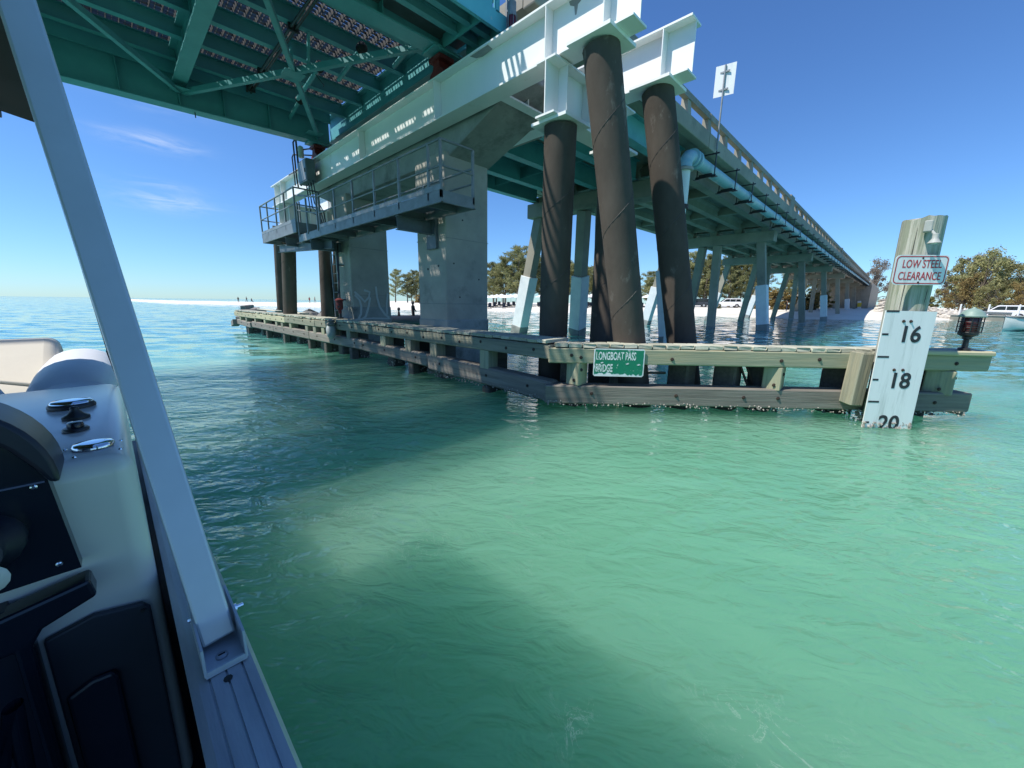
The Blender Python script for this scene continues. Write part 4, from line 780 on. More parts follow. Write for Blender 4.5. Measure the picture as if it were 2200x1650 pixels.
# ------------------------------------------------------------------ the fixed road bridge
DY0, DY1, DZ0, DZ1, BX1 = 5.5, 14.1, 6.92, 7.2, 128
def road_bridge():
    t = thing('road_bridge', (60, 9.8, 0), 'long low concrete road bridge on slanting piles running to the beach', 'bridge')
    for k in range(8):
        a, c = 15.2+14.7*(k-1) if k else 6.1, 15.2+14.7*k
        MB().box(a+.015, c-.015, DY0+.3, DY1-.3, DZ0, DZ1).build('deck_slab', 'concb', t)
        for s in (0, 1):
            y0 = DY0 if s == 0 else DY1-.3
            MB().box(a+.02, c-.02, y0, y0+.3, DZ0-.04, DZ1+.16).build('kerb_beam', 'concb', t, bevel=.03)
        if k == 0:
            for y in (12.97, 11.36, 9.66, 7.98, 6.32):
                w_, f1, f2 = ibeam((a+.5, y, 6.2), (c-.35, y, 6.2), .71, .3, .028, .014); g = w_.build('steel_beam', 'teal', t); f1.build('flange', 'teal', g); f2.build('flange', 'teal', g)
            for x in (8.5, 12.0): MB().box(x, x+.02, 6.5, 12.8, 6.35, 6.75).build('cross_frame', 'teal', t)
            for y in (12.97, 11.36, 9.66, 7.98, 6.32): MB().box(c-.55, c-.4, y-.15, y+.15, 6.27, 6.195).build('bearing_block', 'galvd', t)
            MB().box(6.62, 6.9, 5.9, 13.6, 5.0, 6.88).build('end_wall', 'conc', t)
        else:
            for y in (6.75, 8.28, 9.8, 11.32, 12.85):
                MB().prism([(-.18, 0), (.18, 0), (.18, .3), (.30, .42), (.30, .50), (-.30, .50), (-.30, .42), (-.18, .3)], (a+.12, y, 6.42), (0, 1, 0), (0, 0, 1), (c-a-.24, 0, 0)).build('concrete_beam', 'concb', t)
            for f in (.03, .34, .66, .97):
                x = a+(c-a)*f; MB().box(x-.12, x+.12, 6.94, 12.66, 6.52, 6.915).build('diaphragm', 'concb', t)
    # railing: posts and two rails with open panels
    x = 7.9; k = 0; px = []
    while x < BX1-2:
        wd = .13
        if abs(x-28.9) < .9 or abs(x-58.6) < .9: wd = .55
        px.append((x, wd)); x += 1.82; k += 1
    pm = MB().prism([(-.12, 0), (.13, 0), (.10, .62), (-.06, .62)], (-.13, 0, 0), (0, 1, 0), (0, 0, 1), (.26, 0, 0)); pme = bpy.data.meshes.new('post'); pme.from_pydata(pm.v, [], pm.f)
    wm = MB().prism([(-.12, 0), (.13, 0), (.10, .70), (-.09, .70)], (-.55, 0, 0), (0, 1, 0), (0, 0, 1), (1.1, 0, 0)); wme = bpy.data.meshes.new('wide_post'); wme.from_pydata(wm.v, [], wm.f)
    for y in (DY0+.14, DY1-.14):
        for x, wd in px:
            o = link('rail_post' if wd < .5 else 'end_post', pme if wd < .5 else wme, 'concb', t, (x, y, DZ1+.16))
            if y > 9: o.rotation_euler = (0, 0, math.pi)
        for k in range(8):
            a, c = (15.2+14.7*(k-1) if k else 6.9)+.03, 15.2+14.7*k-.03
            s = 1 if y < 9 else -1
            MB().prism([(-.115*s, .38), (.05*s, .38), (.05*s, .58), (-.085*s, .60)], (a, y, DZ1+.16), (0, 1, 0), (0, 0, 1), (c-a, 0, 0)).build('rail_beam', 'concb', t)
    # bents: cap, piles with white jackets
    pl_ = ((6.95, 6.15, 0), (9.55, 9.42, 0), (10.5, 11.7, 1), (13.0, 14.4, 0))
    for k in range(8):
        x = 15.2+14.7*k
        MB().box(x-.42, x+.42, 6.2, 13.5, 5.56, 6.19).build('bent_cap', 'concb', t, bevel=.03)
        for y in (6.75, 8.28, 9.8, 11.32, 12.85): MB().box(x-.36, x+.36, y-.2, y+.2, 6.19, 6.42).build('bearing_pedestal', 'concb', t)
        for i, (yt, yb, bx) in enumerate(pl_):
            top, bot = V((x, yt, 5.6)), V((x+(1.6 if bx else (.0 if i != 1 else .1)), yb, -.3)); d = (bot-top)
            p = MB().bar(top, bot+d*.4, .46, .46, up=(1, 0, 0)).build('pile', 'concb', t)
            if (k == 0 and i != 1) or (k > 0 and i in (0, 3) and k % 2 == 1) or (k == 2 and i == 3):
                f0, f1 = (.46, .98); q0, q1 = top+d*f0, top+d*f1
                MB().bar(q0, q1, .62, .62, up=(1, 0, 0)).build('jacket', 'jack', p, bevel=.02)
                MB().bar(q1-d*.10, q1+d*.06, .65, .65, up=(1, 0, 0)).build('tide_stain', 'concd', p, bevel=.03)
            else:
                MB().bar(top+d*.93, bot+d*.1, .49, .49, up=(1, 0, 0)).build('tide_stain', 'concd', p, bevel=.02)
    MB().box(BX1-10, BX1+30, DY0-.5, DY1+.5, -1, 6.9).build('abutment', 'concb', t)
    MB().box(6.9, BX1+20, 6.2, 13.4, DZ1+.004, DZ1+.03).build('road_surface', 'asph', t)
    return t
M['jack'] = mk('white_pile_jacket', (.70, .72, .73), (.60, .63, .65), 2.5, .6, .1, c3=(.36, .36, .33), s3=2.5, m3=(.62, .8), rnd=.05)
road_bridge()
# small yellow plate on a far pile
M['yel'] = flat('yellow_marker_paint', (.62, .45, .03), .5)
t = thing('pile_marker', (117.8, 6.46, 1.6), 'small yellow marker plate strapped to a far bridge pile', 'marker')
MB().box(117.76, 117.81, 6.1, 6.8, 1.6, 2.5).build('plate', 'yel', t); MB().box(117.811, 117.85, 6.15, 6.75, 2.0, 2.1).build('strap', 'blackm', t)
# back of a road sign on the railing
t = thing('road_sign', (15.75, 5.42, 7.1), 'back of a rectangular road sign on a thin pole above the bridge railing', 'sign')
MB().tube((15.75, 5.43, 6.95), (15.75, 5.43, 9.55), .03, n=8).build('pole', 'galv', t, 50)
MB().prism([(-.31, .0), (.31, 0), (.31, .95), (-.31, .95)], (15.78, 5.42, 8.62), (.2, -.98, 0), (0, 0, 1), (.004, 0, 0)).build('plate', 'signw', t)
for z in (8.78, 9.32): MB().box(15.74, 15.775, 5.28, 5.58, z, z+.05).build('bracket', 'galv', t)
# ------------------------------------------------------------------ water main slung under the deck edge
def water_main():
    t = thing('water_pipe', (13.6, 5.62, 0), 'long pale blue water pipe hung beside the bridge deck', 'pipe')
    y, z, r = 5.66, 6.36, .2
    x = 14.6; k = 0
    while x < 126:
        ln = 6.1; MB().tube((x+.01, y, z), (min(x+ln, 126), y, z), r, n=18).build('pipe_length', 'pblue', t, 50)
        MB().tube((x-.12, y, z), (x+.14, y, z), r+.035, n=18).build('pipe_joint', 'pblue', t, 50); x += ln
    MB().path([(14.5, y, z), (14.2, y, z), (13.95, y, z-.04), (13.78, y, z-.2), (13.72, y, z-.45)], [r+.01]*5, 18).build('elbow', 'pblue', t, 60)
    for a in ((14.45, 14.57), (14.2, 14.28)): MB().tube((a[0], y, z), (a[1], y, z), r+.08, n=18).build('flange_ring', 'pblue', t, 40)
    MB().tube((13.72, y, z-.44), (13.72, y, z-.52), r+.07, n=18).build('flange_ring', 'conc', t, 40)
    MB().tube((13.72, y, z-.5), (13.72, y, z-1.6), r*.92, n=18).build('riser_pipe', 'umb', t, 40); MB().tube((13.72, y, z-1.6), (13.72, y, -1), r*.82, n=18).build('riser_pipe', 'umb', t, 40)
    MB().tube((13.72, y, z-1.55), (13.72, y, z-1.68), r+.03, n=18).build('riser_collar', 'bolt', t, 40)
    x = 15.6; hb = MB().box(-.03, .03, -.34, .34, -.32, -.25).box(-.02, .02, -.31, -.28, -.25, .5).box(-.02, .02, .28, .31, -.25, .5).box(-.05, .05, -.4, -.2, -.34, -.32).box(-.05, .05, .2, .4, -.34, -.32).box(-.03, .03, -.4, .4, .4, .44).box(-.04, .04, -.22, .22, -.25, -.2)
    hme = bpy.data.meshes.new('hanger'); hme.from_pydata(hb.v, [], hb.f)
    while x < 122: link('pipe_hanger', hme, 'blackm', t, (x, y, z)); x += 2.42
M['pblue'] = mk('faded_blue_pipe_paint', (.30, .50, .55), (.22, .42, .50), 1.2, .5, .1, c3=(.52, .60, .60), s3=1.3, m3=(.52, .7), rnd=.06)
water_main()
# ------------------------------------------------------------------ the pontoon boat the picture is taken from
def pillow(name, x0, x1, y0, y1, z0, z1, mat, parent, r=.06, lev=2):
    o = MB().box(x0, x1, y0, y1, z0, z1).build(name, mat, parent)
    b = o.modifiers.new('bevel', 'BEVEL'); b.width = r; b.segments = 5; b.limit_method = 'ANGLE'
    o.data.polygons.foreach_set('use_smooth', [True]*len(o.data.polygons)); return o
def boat():
    t = thing('pontoon_boat', (-1.2, 2.5, .1), 'pontoon boat in the foreground with white console, dark helm and aluminium rail', 'boat')
    # hull logs and deck
    for x in (-.28, -2.1): MB().path([(x, -3.5, .08), (x, 3.6, .08), (x, 4.3, .2), (x, 4.6, .38)], [.32, .32, .2, .04], 18).build('pontoon_tube', 'aluw', t, 50)
    MB().box(-2.42, .05, -3.5, 4.3, .38, .46).build('deck', 'dkpan', t)
    # side fence: panel, lower trim and the ribbed top rail
    f = MB().box(.030, .048, -3.4, 4.05, .46, .985).build('fence_panel', 'dkpan', t)
    for y in (-.4, .52, 1.45, 2.9, 4.0): MB().box(.018, .0298, y-.02, y+.02, .46, .985).build('fence_upright', 'aluw', f)
    rail = MB()
    prof = [(.008, .96), (.0095, .96), (.016, .985), (.094, .985), (.094, 1.012), (.088, 1.022), (.075, 1.024), (.0745, 1.0215), (.0725, 1.0215), (.072, 1.024), (.054, 1.025), (.0535, 1.0225), (.0515, 1.0225), (.051, 1.025), (.033, 1.024), (.0325, 1.0215), (.0305, 1.0215), (.030, 1.023), (.018, 1.022), (.008, 1.018)]
    rail.prism(prof, (0, -3.4, 0), (1, 0, 0), (0, 0, 1), (0, 7.45, 0)); rl = rail.build('top_rail', 'aluw', t)
    for y, x in ((.655, .052),): MB().lathe([(.006, 0), (.006, .0015)], (x, y, 1.0252), 8).build('rivet_hole', 'black', rl)
    for y in (.45, 1.1, 1.8, 2.6): MB().lathe([(.006, 0), (.005, .003), (.002, .004)], (.0158, y, 1.003), 8, (-1, 0, 0)).build('rail_screw', 'chrome', rl)
    # canopy post in its U bracket
    br = MB()
    br.box(.028, .082, .675, .80, 1.0255, 1.029); br.box(.0265, .030, .675, .82, 1.029, 1.078); br.box(.0800, .0835, .675, .82, 1.029, 1.078); br.box(.0302, .0798, .675, .679, 1.0292, 1.036)
    b_ = br.build('post_bracket', 'alu', t)
    MB().lathe([(.0085, 0), (.0085, .002), (.006, .0035)], (.053, .705, 1.029), 14).build('bracket_screw', 'aluw', b_, 40)
    for s in (-1, 1): MB().box(-.0045, .0045, -.0012, .0012, 0, .0006).build('screw_slot', 'black', b_, org=(0, 0, 0)).location = V((.053, .705, 1.0326))-PW[b_.name]
    MB().lathe([(.007, 0), (.007, .006), (.0035, .007), (.0035, .016)], (.0836, .775, 1.055), 8, (1, 0, 0)).build('pivot_bolt', 'chrome', b_, 40)
    MB().lathe([(.005, 0), (.005, .004)], (.0264, .79, 1.06), 8, (-1, 0, 0)).build('pivot_bolt', 'chrome', b_, 40)
    p0, p1 = V((.0555, .745, 1.035)), V((-.038, 1.125, 2.12))
    MB().bar(p0, p1, .046, .032, up=(0, -1, .3)).build('canopy_post', 'alu', t, bevel=.004)
    # dark canopy overhead
    c = MB(); n, mm = 14, 12
    for i in range(n+1):
        for j in range(mm+1):
            y = -2.6+5.55*i/n; x = -2.4+2.30*j/mm; e = (2*j/mm-1); ye = max(0, (y-2.4)/.55)
            c.v.append(V((x, y, 2.56-.12*e*e-.06*ye*ye+.015*math.sin(i*1.9))))
    for i in range(n):
        for j in range(mm): k = i*(mm+1)+j; c.f.append((k, k+1, k+mm+2, k+mm+1))
    k = len(c.v)
    cn = c.build('canopy', 'canv', t, 60); sm = cn.modifiers.new('solid', 'SOLIDIFY'); sm.thickness = .02
    MB().path([(-2.35, 2.85, 2.34), (-1.2, 2.9, 2.46), (-.2, 2.86, 2.36)], .016, 8).build('canopy_bow', 'blackm', cn, 50)
    # webbing strap from the canopy corner to the rail
    s = MB(); a, b0 = V((-.105, 2.9, 2.37)), V((-.02, 2.1, 1.40))
    s.bar(a, b0, .004, .012, up=(0, 1, .5)); s.build('strap', 'canv', t); MB().bar(b0, (.03, 1.98, 1.03), .004, .05, up=(0, 1, .5)).build('strap_end', 'canv', t)
    # helm console
    cn = MB().box(-.82, -.003, 1.035, 2.0, .47, 1.30).build('console', 'gel', t)
    bv = cn.modifiers.new('bevel', 'BEVEL'); bv.width = .035; bv.segments = 5; bv.limit_method = 'ANGLE'; cn.data.polygons.foreach_set('use_smooth', [True]*len(cn.data.polygons))
    def oval(name, cx_, cy_, rx, ry, z, h, mat, par):
        b = MB(); n = 28
        for rr, zz in ((1, 0), (1, h*.5), (.9, h), (.55, h*1.15)):
            for j in range(n): a = 2*math.pi*j/n; b.v.append(V((cx_+rx*rr*math.cos(a), cy_+ry*rr*math.sin(a), z+zz)))
        for i in range(3):
            for j in range(n): b.f.append((i*n+j, i*n+(j+1) % n, (i+1)*n+(j+1) % n, (i+1)*n+j))
        b.f.append(tuple(3*n+j for j in range(n))); return b.build(name, mat, par, 50)
    ov = oval('cleat_ring', -.105, 1.60, .047, .042, 1.302, .012, 'blackm', cn); oval('cleat_cap', -.105, 1.60, .042, .037, 1.312, .008, 'chrome', ov)
    MB().lathe([(.025, 0), (.025, .006), (.015, .012), (.008, .022), (.008, .028), (.003, .031)], (-.092, 1.44, 1.301), 18).build('mount_knob', 'blackm', cn, 40)
    oval('socket_ring', -.088, 1.31, .022, .028, 1.302, .005, 'blackm', cn); oval('socket_plug', -.088, 1.315, .014, .018, 1.308, .010, 'navyg', cn)
    oval('chrome_light', -.058, 1.135, .031, .030, 1.302, .008, 'chrome', cn)
    for x, y in ((-.018, 1.14), (-.02, 1.075), (-.097, 1.14), (-.082, 1.075)): MB().lathe([(.0035, 0), (.003, .002), (.001, .003)], (x, y, 1.302), 8).build('console_screw', 'chrome', cn)
    # dark helm panel with its hood
    hood = MB(); pr = [(-.80, 1.44), (-.30, 1.45)]+[(-.22+.125*math.sin(a_), 1.30+.145*math.cos(a_)) for a_ in [R(q) for q in range(5, 95, 8)]]+[(-.108, 1.296), (-.12, 1.325), (-.14, 1.36), (-.17, 1.395), (-.22, 1.415), (-.80, 1.40)]
    hood.prism(pr, (0, .97, 0), (1, 0, 0), (0, 0, 1), (0, .12, 0)); hd = hood.build('helm_hood', 'navy', t, 35, bevel=.008)
    hp = MB().prism([(-.80, 1.38), (-.2, 1.395), (-.15, 1.365), (-.112, 1.297), (-.098, 1.115), (-.125, 1.115), (-.80, 1.10)], (0, 1.0, 0), (1, 0, 0), (0, 0, 1), (0, .04, 0)).build('helm_panel', 'navyg', t)
    for x, z in ((-.128, 1.285), (-.122, 1.135), (-.2, 1.15)): MB().lathe([(.005, 0), (.0045, .002), (.002, .003)], (x, .999, z), 10, (0, -1, 0)).build('panel_screw', 'chrome', hp)
    MB().lathe([(.045, 0), (.045, .03), (.03, .05), (.03, .09)], (-.19, .998, 1.21), 18, (0, -1, .15)).build('steering_hub', 'navy', t, 40)
    MB().lathe([(.02, 0), (.024, .01), (.01, .02)], (-.188, .95, 1.17), 14, (0, -1, 0)).build('horn_button', 'gel', t, 40)
    MB().box(-.19, -.115, .996, .999, 1.29, 1.293).build('panel_trim', 'chrome', hp)
    # grab frame and storage door below the helm
    fm = MB().prism([(-.30, 1.06), (-.09, 1.098), (-.085, 1.062), (-.155, 1.035), (-.17, 1.01), (-.172, .6), (-.19, .6), (-.19, 1.01), (-.30, 1.0)], (0, .975, 0), (1, 0, 0), (0, 0, 1), (0, .05, 0)); fm.build('grab_frame', 'navyg', t, bevel=.006)
    MB().box(-.82, -.191, 1.0, 1.034, .47, 1.08).build('lower_helm_panel', 'navy', t)
    dr = MB().prism([(-.165, .985), (-.10, 1.0), (-.032, .985), (-.022, .97), (-.026, .46), (-.165, .46)], (0, 1.018, 0), (1, 0, 0), (0, 0, 1), (0, .014, 0)).build('storage_door', 'dkpan', t, bevel=.004)
    MB().prism([(-.155, .86), (-.12, .875), (-.09, .872), (-.084, .86), (-.086, .56), (-.155, .55)], (0, 1.004, 0), (1, 0, 0), (0, 0, 1), (0, .012, 0)).build('door_latch', 'navy', dr, bevel=.006)
    MB().lathe([(.004, 0), (.004, .003)], (-.034, 1.017, .972), 8, (0, -1, 0)).build('door_screw', 'black', dr)
    MB().path([(-.235, .8, .55), (-.22, .86, .85), (-.19, .9, .97), (-.2, .88, .75), (-.19, .86, .6)], .012, 10).build('throttle_lever', 'navyg', t, 60)
    # bow lounge cushions
    bk = MB().prism([(2.72, .98), (2.78, 1.12), (2.95, 1.20), (3.3, 1.335), (3.42, 1.368), (3.55, 1.365), (3.64, 1.31), (3.66, .72), (2.72, .72)], (-2.25, 0, 0), (0, 1, 0), (0, 0, 1), (2.03, 0, 0)).build('bow_backrest', 'cush', t, 50); bb = bk.modifiers.new('bevel', 'BEVEL'); bb.width = .05; bb.segments = 4; bb.limit_method = 'ANGLE'; bb.angle_limit = R(45)
    pillow('seat_cushion', -2.2, -.24, 2.2, 2.71, .70, .98, 'cush', t, .06)
    pillow('seat_base', -2.2, -.05, 2.2, 3.72, .46, .695, 'gel', t, .02)
    MB().path([(-.135, 2.12, 1.19), (-.135, 2.2, 1.24), (-.13, 2.45, 1.255), (-.13, 2.8, 1.255), (-.13, 3.1, 1.25), (-.14, 3.35, 1.22), (-.16, 3.45, 1.17)], [.09, .118, .125, .127, .127, .122, .1], 20).build('arm_bolster', 'cushw', t, 60).scale = (1, 1, .68)
    MB().path([(-.12, 1.93, 1.16), (-.12, 2.0, 1.215), (-.12, 2.1, 1.225), (-.12, 2.2, 1.17)], [.08, .11, .115, .09], 20).build('arm_bolster', 'cushw', t, 60).scale = (1, 1, .68)
    MB().path([(-.62, 2.1, 1.1), (-.45, 2.1, 1.2), (-.36, 2.1, 1.2), (-.28, 2.1, 1.1)], [.08, .13, .13, .07], 16).build('headrest', 'cushw', t, 60)
    MB().path([(-2.2, 2.96, 1.213), (-.9, 3.0, 1.225), (-.45, 2.98, 1.218), (-.28, 2.90, 1.185)], .008, 6).build('piping', 'cush', t, 60)
    MB().path([(.05, 1.95, 1.03), (.05, 3.9, 1.05), (-.05, 4.05, 1.03), (-2.3, 4.05, 1.03)], .014, 8).build('bow_rail', 'alu', t, 60)
boat()
# ------------------------------------------------------------------ trees
def crown_mesh(name, clumps, blades, ln, wd, up, seed):
    """foliage: many thin bent blades in clumps; islands get their own tone"""
    rnd = random.Random(seed); b = MB()
    for c, r in clumps:
        for _ in range(blades):
            d = V((rnd.gauss(0, 1), rnd.gauss(0, 1), rnd.gauss(up, .8))).normalized(); p = V(c)+V((rnd.gauss(0, .5), rnd.gauss(0, .5), rnd.gauss(0, .42)))*r
            s = d.cross(V((rnd.gauss(0, 1), rnd.gauss(0, 1), rnd.gauss(0, 1)))).normalized()*wd*rnd.uniform(.6, 1.3); l_ = ln*rnd.uniform(.5, 1.3); q = p+d*l_*.5; e = q+(d+V((0, 0, -.35))).normalized()*l_*.5
            b.add([p-s*.5, p+s*.5, q+s, q-s, e], [(0, 1, 2, 3), (3, 2, 4)])
    me = bpy.data.meshes.new(name); me.from_pydata(b.v, [], b.f); me.update(); return me
def pine_proto(seed, h=10):
    rnd = random.Random(seed); tr = MB(); lean = V((rnd.uniform(-.06, .06), rnd.uniform(-.06, .06), 0)); pts = [V((0, 0, 0))+lean*h*(k/6)**1.5+V((0, 0, h*.95*k/6)) for k in range(7)]
    tr.path(pts, [.17-.022*k for k in range(7)], 7); cl = []
    for k in range(24):
        f = .18+.82*k/23; base = pts[0].lerp(pts[-1], f); a = k*2.4+rnd.uniform(-.4, .4); L_ = h*(.24*(1-f)**.6+.07)*rnd.uniform(.55, 1.5)
        d = V((math.cos(a), math.sin(a), rnd.uniform(.25, .8))).normalized(); e = base+d*L_; tr.tube(base, e, .05, .015, 5, False)
        for q in (.4, .62, .84, 1.05): cl.append((base.lerp(e, q)+V((0, 0, .1)), h*.034*rnd.uniform(.6, 1.35)))
    cl.append((pts[-1]+V((0, 0, .2)), h*.04))
    me = bpy.data.meshes.new('pine_trunk'); me.from_pydata(tr.v, [], tr.f); me.update()
    return me, crown_mesh('pine_crown', cl, 40, .62, .042, .7, seed+50)
def broad_proto(seed, h=9, spread=4.4, low=.12, blades=105, ln=.34, wd=.085):
    rnd = random.Random(seed); tr = MB(); cl = []
    tr.path([(0, 0, 0), (.1, .05, h*.2), (.15, .1, h*.4)], [.25, .2, .15], 7)
    for k in range(46):
        a = rnd.uniform(0, 6.28); f = rnd.random(); z = h*(low+(1-low)*f); rr = spread*math.sqrt(max(.05, 1-(abs(f-.35)/.68)**2))*math.sqrt(rnd.random()); e = V((rr*math.cos(a), rr*math.sin(a), z*rnd.uniform(.85, 1.05)))
        base = V((.12, .08, h*min(.4, .15+.3*f))); mid = base.lerp(e, .5)+V((0, 0, .3)); tr.path([base, mid, e], [.09, .05, .02], 5, False); cl.append((e, h*.075*rnd.uniform(.6, 1.4)))
    me = bpy.data.meshes.new('tree_trunk'); me.from_pydata(tr.v, [], tr.f); me.update()
    return me, crown_mesh('tree_crown', cl, blades, ln, wd, .1, seed+90)
def plant(name, protos, i, loc, s, rz, lab, cat, mats, group, sx=1):
    loc = (loc[0], loc[1], ground(loc[0], loc[1], loc[2])-.08); t = thing(name, loc, lab, cat, group); tm, cm = protos[i % len(protos)]
    for nm, me, mt in (('trunk', tm, mats[0]), ('crown', cm, mats[1])):
        if me is None: continue
        me2 = me
        if me.materials and me.materials[0] != M[mt]: me2 = me.copy(); me2.materials.clear()
        o = link(nm, me2, mt, t, loc); o.scale = (s*sx, s*sx, s); o.rotation_euler = (0, 0, rz)
    return t
PP = [pine_proto(s) for s in (1, 2, 3, 4, 5)]
pines = [(57.8, 102.9, 9.9), (63.2, 103.2, 7.9), (66.8, 71.7, 8.7), (66.8, 67.6, 11.9), (67.4, 64.1, 13.7), (71.7, 63.8, 12.6), (76.6, 64.3, 11.8), (80.2, 59.7, 11.6), (80.2, 56.3, 10.5), (81.6, 52.5, 8.5), (86.4, 52.3, 7.5), (87.7, 41.4, 7.2), (88.0, 38.3, 9.4), (94.1, 33.9, 12.8), (91.9, 30.9, 11.7), (94.6, 29.1, 10.6), (92.4, 26.1, 10.9), (96.8, 25.0, 10.0), (95.5, 22.0, 10.3), (98.6, 16.8, 8.2), (101.9, 15.0, 8.1), (103.3, 12.0, 7.1)]
where = ['seen between the two concrete pillars, left one', 'seen between the two concrete pillars, right one', 'just right of the concrete pillar, lowest one there', 'right of the concrete pillar, second of the clump',
         'tallest of the clump right of the concrete pillar', 'beside the tallest one, nearer the white pile', 'behind the white jacketed pile', 'behind the upright black pile', 'between the first two black piles', 'left of the tallest raking pile',
         'behind the tallest raking pile', 'between the two raking black piles, short', 'left of the last raking pile', 'right of the last raking pile, tallest there', 'second to the right of the last raking pile', 'third to the right of the last raking pile',
         'left of the second bent of the bridge', 'behind the second bent, paler', 'between second and third bents', 'above the ochre bushes, left one', 'above the ochre bushes, middle one', 'above the ochre bushes, right one']
random.seed(11)
for i, (x, y, h) in enumerate(pines):
    plant('pine_tree', PP, i, (x, y, 1.1), (h-1.0)/9.9, random.uniform(0, 6.28), 'feathery brown green pine '+where[i], 'tree', ('bark', 'pine'), 'pines along the beach', 1.2)
for i, (x, y, h) in enumerate([(64, 100, 9.5), (60.5, 101, 8.8), (65.5, 104, 10), (68, 69.5, 11), (70, 66.5, 12.6), (73.5, 66, 12), (69, 73, 10), (78, 60.5, 11), (83, 56, 10), (86, 48, 9.5), (90, 40, 9), (93, 35.5, 11.5), (95, 31.5, 11), (97, 27.2, 10.5), (98.5, 23.4, 10), (62, 78, 9), (70, 75, 11), (75, 70, 11), (84, 62, 11), (88, 57, 10), (90, 47, 8.5), (92, 44, 9), (97, 38, 11), (100, 34, 11), (100, 28, 10), (102, 23, 9.5), (104, 18, 8)]):
    plant('pine_tree', PP, i+2, (x, y, 1.2), (h-1.0)/9.9, random.uniform(0, 6.28), 'feathery pine within the dense row behind the beach', 'tree', ('bark', 'pine'), 'second row of pines', 1.25)
BP = [broad_proto(s) for s in (21, 22, 23)]
bro = [(103.7, -7.5, 10.8, 'olive', 'rounded olive brown tree with the pale twiggy top, right of the gauge sign'), (99.6, -9.3, 10.6, 'olive', 'tall olive brown tree above the white car, left of centre'), (103.4, -11.6, 9.3, 'olive', 'olive brown tree standing over the white car'), (99.2, -13.4, 9.7, 'olive', 'olive brown tree at the right edge of the picture'),
       (104.7, -16.8, 10.6, 'olive', 'olive tree beyond the right edge, behind the others'), (97.7, -7.4, 6.9, 'ochre', 'low ochre tree over the stone bank'), (95.5, -10.0, 6.0, 'olive', 'low olive brown tree behind the bonnet of the white car'), (95.2, -12.6, 5.8, 'ochre', 'low ochre tree behind the rear of the white car'),
       (109.8, -6.2, 6.8, 'dry', 'thin grey twiggy shrub left of the olive trees'), (107, -9, 11.3, 'dry', 'grey twiggy tree top rising over the olive trees')]
for i, (x, y, h, mt, lab) in enumerate(bro): plant('broad_tree', BP, i, (x, y, 1.0), (h-1)/9, i*1.3, lab, 'tree', ('bark', mt), 'broad trees on the right shore', .8 if mt != 'ochre' else 1.0)
plant('broad_tree', BP, 1, (185, 6.8, 1), 1.75, .7, 'distant tree rising above the far end of the bridge railing', 'tree', ('bark', 'dry'), None, .7)
SB = [broad_proto(s, 3.2, 2.4, .05, 70, .26, .13) for s in (31, 32)]
for i, (x, y, h, mt, lab) in enumerate([(82.2, 17.4, 3.6, 'ochre', 'orange brown sea grape bush left of the third bent'), (81.6, 15.0, 3.2, 'ochre', 'orange brown sea grape bush behind the white jacketed pile'), (83, 12.8, 3.0, 'ochre', 'orange brown sea grape bush right of the white jacketed pile'), (60.1, 94.5, 2.2, 'ochre', 'small reddish bush under the pines between the pillars'), (84, 10.2, 3, 'ochre', 'ochre bush under the bridge beyond the third bent'),
                                     (109, -3.5, 2.4, 'palm', 'small green palm scrub on top of the stone bank'), (76, 33, 1.0, 'palm', 'low beach scrub right of the last raking pile'), (78, 24, 1.1, 'palm', 'low beach scrub beside the second bent')]):
    plant('shrub', SB, i, (x, y, .8), h/3.2, i*2.1, lab, 'shrub', ('bark', mt), 'shrubs behind the beach', 1.1)
def palm_proto(seed, h=5):
    rnd = random.Random(seed); tr = MB().path([(0, 0, 0), (.1, 0, h*.4), (.15, .05, h*.8), (.15, .05, h)], [.2, .16, .15, .17], 8); b = MB(); top = V((.15, .05, h))
    for k in range(26):
        a = k*2.4; e0 = rnd.uniform(-.5, 1.1); d = V((math.cos(a)*math.cos(e0), math.sin(a)*math.cos(e0), math.sin(e0))); st = top+d*.7
        for j in range(12):
            g = (j-5.5)*.16; s = d.cross(V((0, 0, 1))).normalized(); dd = (d*math.cos(g)+s*math.sin(g)).normalized(); tip = st+dd*.75+V((0, 0, -.28)); nn_ = dd.cross(V((0, 0, 1))).normalized()*.035
            b.add([st-nn_*.4, st+nn_*.4, st+dd*.45+nn_, tip, st+dd*.45-nn_], [(0, 1, 2, 3, 4)])
        b.add([top-V((.02, 0, 0)), top+V((.02, 0, 0)), st], [(0, 1, 2)])
    m1 = bpy.data.meshes.new('palm_trunk'); m1.from_pydata(tr.v, [], tr.f); m2 = bpy.data.meshes.new('palm_crown'); m2.from_pydata(b.v, [], b.f); return m1, m2
PM = [palm_proto(s) for s in (41, 42)]
for i, (x, y, h, lab) in enumerate([(80.0, 36.8, 5.2, 'fan palm between the two raking black piles'), (74.0, 47.6, 4.2, 'short fan palm left of the tallest raking pile'), (86.0, 26.4, 5.4, 'fan palm beside the second bent'), (85.9, 32.8, 5.4, 'fan palm right of the last raking pile')]):
    plant('palm_tree', PM, i, (x, y, .9), h/5.3, i, lab, 'palm', ('bark', 'palm'), 'fan palms on the beach')
